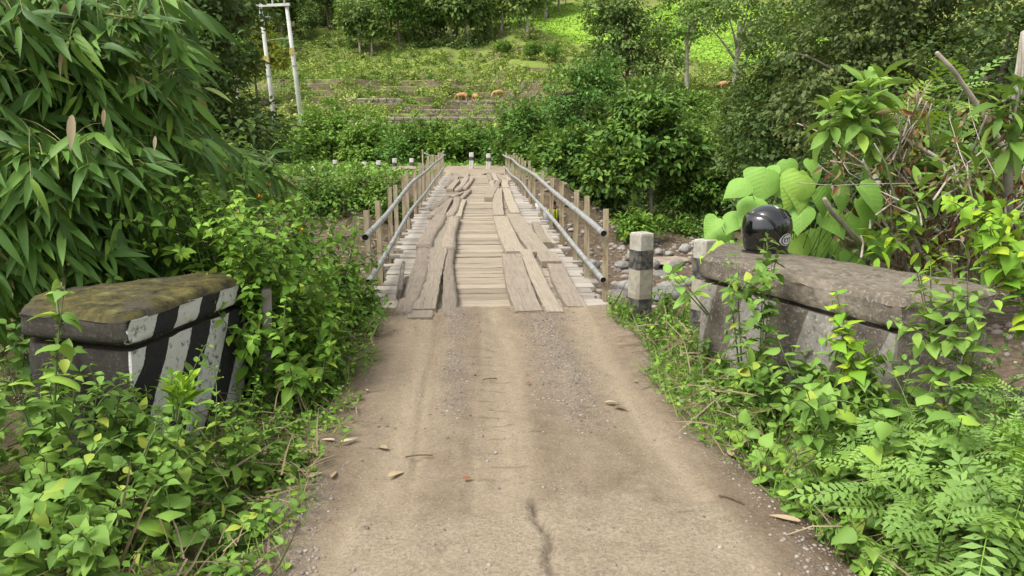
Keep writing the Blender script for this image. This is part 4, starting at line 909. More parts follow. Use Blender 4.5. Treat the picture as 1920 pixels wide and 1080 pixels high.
weed('weed stalk with brown seed heads at the far left edge', at(70, 830, 2.9), at(8, 660, 3.0), 2, .1, .08, 'heart', LM['weed'], 42, buds=2, srad=.006)
weed('small plant with upright yellow green leaves below the striped wall', at(330, 790, 3.1), at(335, 715, 3.15), 4, .03, .1, 'ellip', LM['lime'], 43, .03, pitch=1.0, t0=.3, name='seedling', cat='plant')
weed('tall weed with toothed leaves rising in front of the helmet', at(1425, 720, 4.15), at(1440, 450, 4.3), 3, .06, .1, 'ovate', LM['weed'], 44, .06, side=2, buds=1)
weed('thin weed climbing past the middle of the right wall edge', at(1385, 680, 4.3), at(1362, 490, 4.4), 2, .07, .085, 'ovate', LM['weed'], 45, .05, side=1)
weed('upright yellow green sapling before the right wall', at(1610, 720, 3.55), at(1568, 548, 3.65), 2, .05, .085, 'heart', LM['lime'], 46, .045, name='sapling', cat='sapling', side=1)
weed('light green sapling reaching above the near end of right wall', at(1790, 860, 3.15), at(1725, 515, 3.3), 4, .06, .105, 'ovate', LM['pale'], 47, .09, name='sapling', cat='sapling', side=2, t0=.35, stem='bstem')
weed('slender weed with pale tip on top of the wall end', at(1745, 620, 3.3), at(1745, 480, 3.45), 1, .05, .07, 'ovate', LM['lime'], 48, .03)
weed('yellow green vine spray at the right edge behind the wall', at(1960, 640, 4.3), at(1830, 385, 4.6), 3, .09, .12, 'heart', LM['lime'], 49, .1, name='vine', cat='vine', side=2)
weed('big leaved shoot at the far end of the right wall', at(1330, 590, 4.9), at(1268, 510, 4.9), 2, .09, .17, 'ovate', LM['big'], 50, .05, t0=.5)
# --- broad leaved plant behind the helmet
rr = random.Random(60); ng = np.random.default_rng(60); bb = at(1480, 560, 6.1); bigp = empty('broad_leaved_plant', (bb.x, bb.y, -.3), 'plant with very large heart shaped leaves behind the helmet', 'plant')
spots = [(1498, 322, .36), (1432, 318, .33), (1612, 350, .32), (1345, 452, .24), (1505, 330, .30), (1440, 320, .30), (1545, 350, .26), (1420, 372, .28), (1455, 385, .26), (1400, 340, .22), (1360, 425, .25), (1350, 445, .22), (1610, 375, .28), (1640, 360, .24), (1580, 350, .22), (1500, 385, .26), (1550, 395, .28), (1585, 405, .28), (1530, 430, .3), (1600, 430, .28), (1560, 450, .28), (1640, 440, .24), (1500, 440, .26), (1385, 400, .22), (1430, 430, .24), (1470, 350, .22), (1380, 455, .22), (1520, 300, .2), (1560, 320, .2), (1620, 460, .22), (1475, 300, .2), (1410, 455, .2), (1345, 410, .18), (1580, 470, .24)]
pet = []; P_, D_, N_, S_ = [], [], [], []
for px, py, s in spots:
    Y = 5.85 + rr.uniform(-.15, .45); p = at(px, py, Y); root = Vector((bb.x + rr.uniform(-.25, .3), bb.y + rr.uniform(-.05, .4), hz(bb.x, bb.y) - .1)); s *= 1.25
    out = Vector((p.x - bb.x + rr.uniform(-.15, .15), -.25 + rr.uniform(-.35, .2), -.35 + rr.uniform(-.25, .15))).normalized()
    pet.append(curve(root, p, (0, 0, .05), 6)); P_.append(V3(p)); D_.append(V3(out)); N_.append([rr.uniform(-.4, .4), -.55 + rr.uniform(-.35, .25), .85]); S_.append(s * .75)
stems_mesh(bigp, pet, .007, MT['stem'], 'leaf_stalk'); foliage(bigp, 'heart', (np.array(P_), np.array(D_), np.array(N_), np.array(S_)), LM['big'], ng, 60, minpx=5)
# --- young tree with leaf rosettes above
def rosette_tree(label, pts, tips, size, nl, mat, seed, rad, key='ellip', name='young_tree', barkm='palebark'):
    ng = np.random.default_rng(seed); rr = random.Random(seed); o = empty(name, tuple(pts[0]), label, 'tree'); mb = MB(); mb.tube(pts, [rad * (1 - .5 * i / (len(pts) - 1)) for i in range(len(pts))], 7); mb.build('trunk', MT[barkm], o, True)
    Ls = []; br = []
    for tp in tips:
        s0 = pts[-1 - rr.randint(0, 1)]; br.append(curve(s0, tp, (0, 0, .04), 5)); n = nl; a = np.arange(n) * 2.4 + rr.random() * 6; el = np.linspace(-.9, .9, n) + ng.normal(0, .15, n)
        d = np.stack([np.cos(a) * np.cos(el), np.sin(a) * np.cos(el), np.sin(el)], 1); Ls.append((np.array(V3(tp))[None] + d * .03 + np.array([[0, 0, 1.]]) * np.linspace(-.14, .03, n)[:, None], d, np.array([[0, 0, 1.]]) + ng.normal(0, .25, (n, 3)) - d * .2, size * ng.uniform(.7, 1.15, n)))
    stems_mesh(o, br, rad * .5, MT[barkm], 'branch'); foliage(o, key, cat_L(Ls), mat, ng, 120, minpx=8); return o
Y = 6.2
rosette_tree('young tree with whorls of long leaves on a bent pale stem', [at(1735, 480, Y), at(1705, 385, Y), at(1690, 330, Y), at(1655, 260, Y - .1), at(1632, 220, Y - .1)], [at(1625, 165, Y - .2), at(1560, 215, Y - .2), at(1615, 215, Y - .3), at(1645, 245, Y - .2), at(1590, 190, Y), at(1650, 160, Y), at(1640, 200, Y + .2)], .23, 20, LM['pale'], 70, .028)
rosette_tree('pale trunked young tree at the right edge of the view', [at(1890, 480, 5.9), at(1890, 330, 5.9), at(1902, 200, 5.8), at(1920, 60, 5.8)], [at(1880, 190, 5.6), at(1915, 180, 5.6), at(1900, 245, 5.6)], .22, 15, LM['weed'], 71, .045)
rosette_tree('small tree with yellow green feathery leaves behind the dead branches', [at(1760, 430, 7.0), at(1745, 300, 7.0), at(1735, 200, 7.0)], [at(1735, 175, 6.9), at(1700, 200, 6.9), at(1810, 160, 7.0), at(1690, 225, 6.8), at(1780, 180, 7)], .34, 9, LM['lime'], 72, .02, 'pinn', barkm='deadwood')
rosette_tree('grey green broad leaved sapling among the dead branches', [at(1740, 520, 6.3), at(1745, 350, 6.4), at(1740, 300, 6.4)], [at(1740, 290, 6.3), at(1790, 270, 6.4), at(1700, 310, 6.3), at(1760, 330, 6.2), at(1820, 310, 6.3), at(1850, 350, 6.2)], .22, 17, LM['weed'], 73, .025)
rosette_tree('lime green shrub at the right edge in front of the brush', [at(1900, 560, 4.9), at(1880, 440, 4.9), at(1870, 420, 4.9)], [at(1835, 400, 4.8), at(1880, 395, 4.8), at(1900, 430, 4.8), at(1860, 450, 4.8), at(1905, 470, 4.8)], .15, 12, LM['lime'], 74, .014, barkm='bstem')
rosette_tree('leafy green shoot growing up through the cut branches', [at(1800, 520, 5.9), at(1800, 380, 5.9), at(1790, 330, 5.9)], [at(1770, 330, 5.8), at(1830, 320, 5.8), at(1720, 360, 5.8), at(1860, 300, 5.9), at(1690, 400, 5.9), at(1660, 330, 6.0)], .17, 15, LM['pale'], 75, .014, barkm='bstem')
rosette_tree('yellow green vine shoot trailing over the cut branches', [at(1700, 520, 5.8), at(1690, 440, 5.8), at(1700, 420, 5.8)], [at(1680, 420, 5.7), at(1730, 440, 5.7), at(1760, 470, 5.7), at(1650, 450, 5.7)], .14, 12, LM['lime'], 76, .01, barkm='bstem')
# --- heap of cut branches with dead leaves
rr = random.Random(80); ng = np.random.default_rng(80); c0 = at(1760, 500, 6.4); heap = empty('brush_heap', (c0.x, c0.y, -.6), 'heap of cut grey branches with withered brown leaves behind right wall', 'brush'); br = []
fix = [((1757, 97), (1905, 330), .03), ((1690, 470), (1620, 300), .018), ((1570, 440), (1690, 490), .04), ((1545, 375), (1640, 480), .032), ((1800, 560), (1640, 330), .028), ((1790, 340), (1850, 500), .02), ((1560, 350), (1680, 500), .02), ((1655, 240), (1800, 330), .02), ((1720, 170), (1700, 330), .014), ((1620, 300), (1700, 500), .015), ((1850, 210), (1780, 470), .018), ((1560, 300), (1760, 360), .008), ((1500, 345), (1850, 340), .006)]
for (x0, y0), (x1, y1), r0 in fix: br.append((curve(at(x1, y1, 6.4 + rr.uniform(-.3, .6)), at(x0, y0, 6.0 + rr.uniform(-.6, .8)), (rr.uniform(-.05, .05), 0, rr.uniform(-.04, .06)), 7, .012, rr), r0))
for i in range(95):
    x0, y0 = rr.uniform(1600, 1930), rr.uniform(300, 520); a = rr.uniform(-2.6, -.4); l = rr.uniform(60, 200); br.append((curve(at(x0, y0, 6.1 + rr.uniform(-.7, .8)), at(x0 + math.cos(a) * l, y0 + math.sin(a) * l * .8, 6.2 + rr.uniform(-.8, .9)), (rr.uniform(-.1, .1), 0, rr.uniform(-.06, .1)), 6, .015, rr), rr.uniform(.004, .011)))
for pts, r0 in br: mb = MB(); mb.tube(pts, [r0 * (1 - .45 * i / (len(pts) - 1)) for i in range(len(pts))], 6); mb.build('branch', MT['deadwood'], heap, True)
Ls = []
for i in range(110):
    pts, _ = br[rr.randrange(len(br))]; p = pts[rr.randrange(1, len(pts))]; n = rr.randint(4, 9)
    if p.z > 1.95: continue
    Ls.append((np.array(V3(p))[None] + ng.normal(0, .05, (n, 3)), ng.normal(0, .6, (n, 3)) + np.array([[0, 0, -.9]]), ng.normal(0, 1, (n, 3)), ng.uniform(.05, .11, n)))
for i in range(36):
    p = at(rr.uniform(1660, 1910), rr.uniform(330, 500), 6.3 + rr.uniform(-.4, .5)); n = 16
    Ls.append((np.array(V3(p))[None] + ng.normal(0, .11, (n, 3)), ng.normal(0, .6, (n, 3)) + np.array([[0, 0, -.9]]), ng.normal(0, 1, (n, 3)), ng.uniform(.05, .12, n)))
foliage(heap, 'curl', cat_L(Ls), LM['dry'], ng, 260, 'dry_leaf', 8)
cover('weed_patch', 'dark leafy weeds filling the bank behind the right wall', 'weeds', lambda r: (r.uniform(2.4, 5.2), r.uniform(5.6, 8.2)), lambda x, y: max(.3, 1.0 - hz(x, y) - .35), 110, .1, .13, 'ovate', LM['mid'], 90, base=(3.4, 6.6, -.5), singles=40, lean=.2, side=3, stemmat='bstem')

# --- grass and small verge herbs (nobody could count these)
def fill(n, seed, posf):
    """posf(random generator, count) -> candidate points (m,3); draws until n are kept"""
    ng = np.random.default_rng(seed); out = []; c = 0
    while c < n:
        q = posf(ng, n); out.append(q); c += len(q)
    return np.concatenate(out)[:n]
def scatter(name, label, cat, n, posf, key, mat, seed, size, up=1.0, spread=.5):
    P = fill(n, seed, posf); ng = np.random.default_rng(seed + 1)
    d = ng.normal(0, spread, (n, 3)); d[:, 2] = up * ng.uniform(.5, 1, n); M = frames(d, ng.normal(0, .5, (n, 3)) + np.array([[0, -.3, .6]]))
    me = leaf_data(name, key_map[key], P, M, ng.uniform(size[0], size[1], n), mat, ng); o = link(name, me); return tag(o, label, cat, kind='stuff')
def uni(ng, n, x0, x1, y0, y1): return ng.uniform(x0, x1, n), ng.uniform(y0, y1, n)
def lay(x, y, dz=0.0): return np.stack([x, y, height(x, y) + dz], 1)
def vedge(ng, n, x0, x1, y0, y1, lift):
    x, y = uni(ng, n, x0, x1, y0, y1); z = np.maximum(height(x, y), np.where(y < 6.6, road_z(x, y), -9)) - .01 + ng.random(n) ** 2 * lift; return x, y, z
def right_v(lift):
    def f(ng, n):
        x, y, z = vedge(ng, n, 1.12, 2.2, 2.2, 6.8, lift); k = x > 1.14 + .22 * vnoise(y * 2.1, y * 0, 4) + .13 * np.maximum(0, 4.2 - y); return np.stack([x, y, z], 1)[k]
    return f
def left_v(lift):
    def f(ng, n):
        x, y, z = vedge(ng, n, -2.2, -.66, 2.1, 6.6, lift); k = x < -.75 + .18 * (vnoise(y * 2.3, y * 0, 8) - .5); return np.stack([x, y, z], 1)[k]
    return f
scatter('grass', 'green grass and seedlings along the right road edge', 'grass', 4200, right_v(0), 'blade', LM['grass'], 101, (.06, .2), 1, .45)
scatter('grass', 'short grass creeping along the left road edge', 'grass', 3600, left_v(0), 'blade', LM['grass'], 102, (.05, .16), 1, .5)
scatter('ground_cover', 'small leaved herbs carpeting the right verge', 'herbs', 5200, right_v(.14), 'small', LM['lantana'], 103, (.018, .05), .3, 1)
scatter('ground_cover', 'small leaved herbs carpeting the left verge', 'herbs', 5200, left_v(.14), 'small', LM['lantana'], 104, (.018, .05), .3, 1)
scatter('dry_stems', 'dead brown stems and straw among the right verge weeds', 'straw', 900, right_v(.2), 'blade', LM['straw'], 105, (.08, .3), .5, .7)
scatter('dry_stems', 'dead brown stems and straw among the left verge weeds', 'straw', 900, left_v(.2), 'blade', LM['straw'], 106, (.08, .3), .5, .7)

# ------------------------------------------------------------------ pebbles, stones, litter
def blob_data(seed, sub=1):
    bm = bmesh.new(); bmesh.ops.create_icosphere(bm, subdivisions=sub, radius=.5); r = random.Random(seed); q = Vector([r.uniform(.75, 1.2) for _ in range(3)])
    for v in bm.verts:
        n = .78 + .32 * float(vnoise(v.co.x * 2.2 + seed * 3, v.co.y * 2.2 + v.co.z * 3, seed)); v.co = Vector((v.co.x * n * q.x, v.co.y * n * q.y, v.co.z * n * q.z * .7))
    V = np.array([tuple(v.co) for v in bm.verts]); Fc = [tuple(v.index for v in f.verts) for f in bm.faces]; bm.free(); return V, Fc
PEB = [blob_data(i, 1) for i in range(4)]
def pebbles(name, label, n, posf, size, mat, seed):
    P = fill(n, seed, posf); ng = np.random.default_rng(seed + 1); a = ng.uniform(0, 6.28, n); d = np.stack([np.cos(a), np.sin(a), np.zeros(n)], 1); M = frames(d, np.array([[0, 0, 1.]]).repeat(n, 0))
    me = leaf_data(name, PEB, P, M, size[0] + (size[1] - size[0]) * ng.random(n) ** 3.5, mat, ng); return tag(link(name, me), label, 'gravel', kind='stuff')
def rp(ng, n):
    x, y = ng.uniform(-.95, 1.45, n), 2.1 + 4.5 * ng.random(n) ** 1.3; k = ng.random(n) < gravm(x, y) * .9 + .02; return np.stack([x, y, road_z(x, y) + .001], 1)[k]
def pebble_mat():
    m, nt, N, K, b = mat_new('gravel'); a = N.new('ShaderNodeAttribute'); a.attribute_name = 'var'; r = ramp(N, [(0, (.12, .1, .085)), (.5, (.24, .205, .17)), (.85, (.3, .26, .215)), (1, (.36, .33, .29))]); K.new(a.outputs['Fac'], r.inputs[0]); K.new(r.outputs[0], b.inputs['Base Color']); b.inputs['Roughness'].default_value = .9; return m
GM = pebble_mat()
pebbles('gravel', 'loose gravel and grit scattered over the dirt road', 7500, rp, (.003, .024), GM, 111)
pebbles('grit', 'fine grit strewn over the whole dirt road', 11000, lambda ng, n: (lambda x, y: np.stack([x, y, road_z(x, y)], 1))(ng.uniform(-.85, 1.35, n), 2.2 + 4.3 * ng.random(n) ** 1.2), (.0025, .011), GM, 114)
pebbles('river_gravel', 'grey river gravel on the riverbed right of the bridge', 3500, lambda ng, n: lay(*uni(ng, n, 1.5, 14, 9.5, 31), .01), (.06, .32), GM, 112)
pebbles('river_gravel', 'stones and debris on the riverbed left of the bridge', 1600, lambda ng, n: lay(*uni(ng, n, -12, -1, 10, 26)), (.06, .3), GM, 113)
BL = []
for i in range(5):
    V, Fc = blob_data(40 + i, 3); me = bpy.data.meshes.new('river_stone'); me.from_pydata([tuple(v) for v in V], [], Fc); me.polygons.foreach_set('use_smooth', [True] * len(Fc)); me.materials.append(MT['rock']); me.update(); BL.append(me)
def stone(px, py, zg, s, label, group=None, mat=None, sq=(1, 1, 1), i=None):
    p = onz(px, py, zg); o = link('river_stone', BL[(i if i is not None else rnd.randrange(5))], None, (p.x, p.y, zg + s * .12)); o.scale = (s * sq[0], s * sq[1], s * sq[2]); o.rotation_euler = (0, 0, rnd.random() * 6)
    if mat: o.material_slots[0].link = 'OBJECT'; o.material_slots[0].material = mat
    return tag(o, label, 'stone', group)
for px, py, s in ((1210, 470, .5), (1225, 500, .45), (1165, 500, .5), (1175, 515, .4), (1240, 520, .55), (1255, 478, .4), (1270, 500, .5), (1190, 540, .45), (1250, 545, .5), (1280, 535, .6), (1165, 470, .4), (1225, 455, .5), (1285, 470, .5), (1260, 440, .45), (1200, 455, .35), (1150, 455, .5), (1215, 530, .4), (1235, 475, .35), (1280, 445, .5), (1180, 485, .45), (1110, 500, .5), (1120, 470, .4), (1060, 470, .5), (1095, 520, .5)):
    stone(px, py, -2.45, s, 'rounded grey stone among the rocks on the riverbed right of the bridge', 'stones on the riverbed')
stone(1180, 545, -.5, .42, 'angular pale grey rock just behind the square guide post', None, None, (1.1, .9, .9)); stone(1245, 560, -.45, .5, 'big rounded pale rock right of the square guide post', None, None, (1.1, .9, .8))
stone(1160, 565, -.35, .36, 'flat stacked rock at the foot of the last railing post'); stone(1160, 436, -2.5, 2.6, 'long flat sandstone slab across the riverbed behind the railing', None, MT['flatrock'], (1.3, .5, .12)); stone(1245, 502, -2.62, 1.9, 'flat brown rock slab in the riverbed beside the guide post', None, MT['flatrock'], (1.1, .7, .1))
# litter on the road
def litter(px, py, ln, rz, label, mat, key='lance', group=None, w=1.5):
    p = onz(px, py, 0); zz = float(road_z(np.array([p.x]), np.array([p.y]))[0]); zz = max(zz, hz(p.x, p.y)); o = bpy.data.objects.new('fallen_leaf', tmpl_mesh(key, rnd.randrange(2), mat, 'fallen_leaf')); COL.objects.link(o)
    o.location = (p.x, p.y, zz + .014 + ln * .05); o.scale = (ln, ln * w, ln); o.rotation_euler = (rnd.uniform(-.25, .25), rnd.uniform(-.05, .1), rz); return tag(o, label, 'leaf', group)
gl = 'dry leaves along the left road edge'; ll = 'dry tan leaf lying among the litter on the left road edge'
for px, py, ln, rz in ((600, 862, .16, 2.4), (560, 884, .15, .2), (622, 905, .09, 1.5), (615, 780, .12, 1.2), (640, 840, .1, .6), (575, 905, .1, .9), (560, 870, .1, 2.9), (655, 812, .08, 2.2), (690, 740, .08, 2.0), (628, 836, .09, 2.7), (588, 800, .1, 1.9)): litter(px, py, ln, rz, ll, LM['tan'], group=gl)
litter(725, 845, .13, 2.2, 'thin dry leaf on the left wheel track of the dirt road', LM['tan']); litter(728, 900, .13, .9, 'pale dry leaf lower on the left wheel track', LM['tan'])
litter(1135, 762, .1, .2, 'pale curled leaf lying on the gravel right of the road middle', LM['tan'], 'ovate', None, .9); litter(1150, 768, .09, -.3, 'dark curled leaf beside the pale one on the gravel', LM['dry'], 'ovate', None, .9)
litter(1193, 722, .06, 1.6, 'small cream leaf on the right side of the road', LM['tan']); litter(1370, 862, .1, 1.3, 'cream leaf standing at the right verge edge', LM['tan'], w=2.2); litter(1500, 990, .13, 2.6, 'long tan leaf on the bare soil at lower right verge', LM['tan']); litter(868, 908, .05, .5, 'tiny brown curled leaf near the road middle', LM['dry'], 'ovate', None, .8); litter(988, 725, .05, 1, 'small dark leaf scrap on the middle of the road', LM['dry'], 'ovate', None, .8)
for px, py, l, a, lb in ((1395, 945, .12, 2.4, 'pale twig on the bare soil at right verge'), (905, 712, .1, .1, 'dark twig lying across the road middle'), (1212, 995, .1, -.3, 'short brown twig on the right of the road'), (760, 857, .14, .05, 'thin twig across the left wheel track')):
    p = onz(px, py, .02); t_ = empty('twig', tuple(p), lb, 'twig'); mb = MB(); mb.tube(curve(p, p + Vector((math.cos(a), math.sin(a), .02)) * l, (0, .006, .004), 5), .004, 5); mb.build('wood', MT['twig'], t_)

# ------------------------------------------------------------------ trees and bushes farther off
def crown_arrays(ells, nclump, per, size, rc, ng, fill=.35, droop=.2):
    """clumps of leaves spread through the ellipsoids, mostly near their skin"""
    vol = np.array([e[3] * e[4] + e[4] * e[5] + e[3] * e[5] for e in ells]); k = ng.choice(len(ells), nclump, p=vol / vol.sum()); E_ = np.array(ells)[k]
    d = ng.normal(0, 1, (nclump, 3)); d /= np.linalg.norm(d, axis=1, keepdims=True); rad = np.where(ng.random(nclump) < fill, ng.uniform(.2, .75, nclump), ng.uniform(.75, 1.04, nclump))
    C = E_[:, :3] + d * E_[:, 3:] * rad[:, None]; out = d / E_[:, 3:]; out /= np.linalg.norm(out, axis=1, keepdims=True)
    n = nclump * per; ci = np.repeat(np.arange(nclump), per); o = ng.normal(0, 1, (n, 3)); o /= np.linalg.norm(o, axis=1, keepdims=True); o *= (ng.random(n) ** .5)[:, None] * np.array([rc, rc, rc * .55])
    cs = np.repeat(ng.uniform(.65, 1.25, nclump), per); P = C[ci] + o * cs[:, None]
    P[:, 2] -= .35 * (o[:, 0] ** 2 + o[:, 1] ** 2) / rc
    dd = o / rc + out[ci] * .5 + ng.normal(0, .35, (n, 3)); dd[:, 2] -= droop; nn = np.array([[0, 0, .9]]) + out[ci] * .7 + ng.normal(0, .35, (n, 3))
    cv = np.repeat(ng.random(nclump), per); var = np.clip(cv * .55 + ng.random(n) * .45, 0, .999)
    return P, dd, nn, size * ng.uniform(.45, 1.5, n), var, C
def crown_obj(parent, arr, mat, ng, key='quad', name='crown'):
    P, dd, nn, sz, var, C = arr; me = leaf_data(name, key_map[key], P - np.array(parent.location), frames(dd, nn), sz, mat, ng, var); return link(name, me, parent)
def tree(label, base, ells, nclump, per, size, rc, mat, seed, tr=.14, bark='bark', name='tree', cat='tree', group=None, limbs=12, top=None, bend=.2, fill=.35, droop=.2, key='quad', trunk=True):
    """ells: list of (px, py, dY, rx, ry, rz) already in world units"""
    ng = np.random.default_rng(seed); rr = random.Random(seed); o = empty(name, tuple(base), label, cat, group); arr = crown_arrays(ells, nclump, per, size, rc, ng, fill, droop); base = Vector(base)
    if trunk:
        zt = max(e[2] for e in ells); cx = sum(e[0] for e in ells) / len(ells); cy = sum(e[1] for e in ells) / len(ells); tp = Vector(top) if top else Vector((cx, cy, zt)); pts = curve(base + Vector((0, 0, -.3)), tp, (rr.uniform(-bend, bend), rr.uniform(-bend, bend), 0), 9)
        mb = MB(); mb.tube(pts, [tr * (1.25 if i == 0 else 1) * (1 - .75 * i / 8) for i in range(9)], 8); C = arr[5]
        for q in range(limbs):
            c = Vector(C[rr.randrange(len(C))]); s0 = pts[rr.randint(3, 7)]
            mb.tube(curve(s0, c, (0, 0, (c - s0).length * .08), 6), [tr * .38 * (1 - .85 * i / 5) for i in range(6)], 5)
        mb.build('trunk', MT[bark], o, True)
    crown_obj(o, arr, mat, ng, key); return o
def E(px, py, Y, rx, ry, rz): p = at(px, py, Y); return (p.x, p.y, p.z, rx, ry, rz)
def gb(px, Y): p = at(px, 300, Y); return (p.x, p.y, hz(p.x, p.y))
# right bank group beside the bridge
tree('vine draped leafy mound of a tree rising right of the far bridge end', gb(1090, 39), [E(1090, 180, 39, 2.0, 1.8, 1.9), E(1125, 150, 39.5, 1.3, 1.2, 1.4), E(1040, 240, 38.5, 1.7, 1.5, 1.5), E(1110, 260, 38, 2.2, 1.6, 1.6)], 330, 34, .2, .5, LM['vine'], 201, .18, limbs=10)
tree('dense dark green tree just right of the far railing end', gb(985, 36), [E(985, 225, 36, 1.3, 1.2, 1.2), E(1020, 285, 35, 1.6, 1.2, 1.2), E(965, 270, 36.5, .9, .9, .9), E(1060, 330, 34, 1.5, 1.0, 1.0)], 330, 34, .18, .42, LM['mid'], 202, .12)
tree('slender tree with layered light green leaves and visible trunk by the river', gb(1228, 30), [E(1215, 250, 30, 1.9, 1.3, .9), E(1160, 315, 29.5, 1.5, 1.0, .9), E(1270, 295, 30, 1.7, 1.1, .95), E(1210, 190, 30.5, 1.3, .9, .8)], 340, 26, .23, .42, LM['mid'], 203, .1, 'palebark', limbs=16, top=at(1222, 215, 30), bend=.05, key='small')
tree('rounded bushy tree left of the dark forest edge by the river', gb(1320, 33), [E(1320, 285, 31, 2.0, 1.5, 1.6), E(1345, 345, 30, 1.7, 1.2, 1.2), E(1285, 360, 30.5, 1.2, 1.0, 1.0)], 400, 32, .16, .4, LM['mid'], 204, .13)
tree('low leafy tree reaching over the riverbed behind the right railing', gb(1090, 32), [E(1080, 290, 32, 1.9, 1.2, 1.1), E(1125, 340, 31.5, 1.6, 1.0, .9), E(1045, 325, 32, 1.3, .9, .8)], 400, 30, .2, .42, LM['mid'], 205, .1, key='small')
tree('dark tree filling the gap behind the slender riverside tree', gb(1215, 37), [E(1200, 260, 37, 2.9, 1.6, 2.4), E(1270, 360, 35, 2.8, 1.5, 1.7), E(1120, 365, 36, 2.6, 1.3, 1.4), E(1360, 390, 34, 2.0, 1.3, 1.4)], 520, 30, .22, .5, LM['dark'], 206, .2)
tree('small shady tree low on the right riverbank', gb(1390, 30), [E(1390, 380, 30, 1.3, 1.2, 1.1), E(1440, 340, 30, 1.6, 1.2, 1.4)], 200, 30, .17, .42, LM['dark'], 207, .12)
tree('bright green ferny clump on the riverbank behind the railing end', gb(1190, 27), [E(1185, 425, 27, .8, .6, .4), E(1215, 415, 27.5, .6, .5, .35)], 60, 14, .2, .25, LM['lantana'], 214, .03, name='bush', cat='bush', limbs=6, key='small')
tree('dark weedy bush low on the riverbank below the slender tree', gb(1250, 29), [E(1265, 425, 29, 1.1, .7, .5), E(1320, 430, 28.5, 1.0, .7, .5)], 110, 18, .15, .3, LM['mid'], 215, .03, name='bush', cat='bush', limbs=6)
# big dark trees on the right
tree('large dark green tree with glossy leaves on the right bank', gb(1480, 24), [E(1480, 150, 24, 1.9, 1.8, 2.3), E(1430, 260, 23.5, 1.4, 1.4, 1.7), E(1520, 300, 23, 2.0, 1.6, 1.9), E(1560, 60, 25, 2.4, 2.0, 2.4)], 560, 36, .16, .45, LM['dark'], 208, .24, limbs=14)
tree('tall olive green tree with drooping leaf clusters at upper right', gb(1680, 20), [E(1600, 110, 20, 1.9, 1.7, 1.7), E(1720, 40, 20, 2.2, 1.8, 1.9), E(1800, 130, 19.5, 1.8, 1.5, 1.4), E(1540, 190, 20, 1.3, 1.2, 1.3), E(1680, -80, 20, 2.6, 2, 1.8)], 620, 34, .15, .42, LM['olive'], 209, .26, limbs=14, droop=.5)
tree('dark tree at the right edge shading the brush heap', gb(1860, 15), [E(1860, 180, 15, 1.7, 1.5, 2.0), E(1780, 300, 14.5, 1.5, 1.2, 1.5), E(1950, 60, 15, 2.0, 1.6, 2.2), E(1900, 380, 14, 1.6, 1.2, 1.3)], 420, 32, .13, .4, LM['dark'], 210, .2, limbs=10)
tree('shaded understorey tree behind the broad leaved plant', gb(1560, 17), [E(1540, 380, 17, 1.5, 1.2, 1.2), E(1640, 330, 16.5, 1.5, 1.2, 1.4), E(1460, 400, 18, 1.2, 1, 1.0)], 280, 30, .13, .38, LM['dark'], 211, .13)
# left dark tree behind the bamboo
tree('dark leafy tree standing behind the bamboo on the left', gb(400, 15), [E(375, 110, 15, .95, 1.2, 1.6), E(452, 235, 14.5, .75, .9, .65), E(330, 60, 15, 1.6, 1.4, 2.0), E(360, 250, 15, 1.4, 1.2, 1.2), E(350, -60, 15, 1.1, 1.2, 1.2)], 420, 32, .13, .36, LM['dark'], 212, .16)
tree('leafy shrub of fresh green between bamboo and flowering bush', gb(395, 8), [E(385, 300, 8, .35, .4, .3), E(360, 340, 8, .35, .4, .3)], 60, 14, .08, .14, LM['lantana'], 213, .03, name='shrub', cat='shrub', key='small')
# bushes on the far left bank
for px, py, Y, rx, rz, m, lb in ((640, 362, 29, 1.0, .7, 'midl', 'rounded bush on the far left bank below the guide posts'), (700, 355, 28, .95, .85, 'midl', 'bush hanging over the far left bank nearest the railing'), (590, 360, 27, .9, .8, 'mid', 'grey green bush at the left end of the far bank'), (745, 348, 31, .8, .5, 'midl', 'bush behind the left railing near its far end'), (665, 342, 31, 1.0, .45, 'scrub', 'yellowish bush in front of the row of guide posts'), (560, 345, 31, .9, .7, 'midl', 'bush beside the white pointed marker stone'), (790, 328, 33.5, .4, .3, 'lantana', 'small bright bush behind the end of the left railing')):
    b0 = gb(px, Y); tree(lb, b0, [E(px, py + 8, Y, rx * 1.2, .9, rz * 1.3), E(px + 12, py + 26, Y - .5, rx, .7, rz * 1.0)], 190, 24, .14, .28, LM[m], 220 + px, .05, name='bush', cat='bush', limbs=14)
# bush row behind the far bridge end
for px, py, Y, rx, rz, m, lb in ((620, 245, 44, 1.9, 1.6, 'midl', 'big rounded bush right of the utility poles'), (690, 265, 42, 1.5, 1.4, 'midl', 'shaded bush with bare twigs behind the guide posts'), (770, 275, 40, 1.5, 1.2, 'vine', 'broad leafy bush behind the far end of the left railing'), (830, 275, 40, 1.3, 1.1, 'midl', 'light green bush behind the far road'), (885, 270, 42, 1.4, 1.2, 'midl', 'yellow green bush straight behind the far bridge end'), (935, 280, 41, 1.2, 1.1, 'vine', 'bush between the far guide posts and the right railing'), (560, 285, 42, 1.5, 1.2, 'midl', 'bush at the foot of the utility poles'), (500, 290, 38, 1.8, 1.5, 'mid', 'bush left of the utility poles behind the bamboo')):
    b0 = gb(px, Y); tree(lb, b0, [E(px, py, Y, rx * 1.1, 1.2, rz * 1.15), E(px - 14, py + 14, Y - .6, rx * .7, 1.0, rz * .75)], 210, 26, .2, .38, LM[m], 300 + px, .08, name='bush', cat='bush', limbs=12)
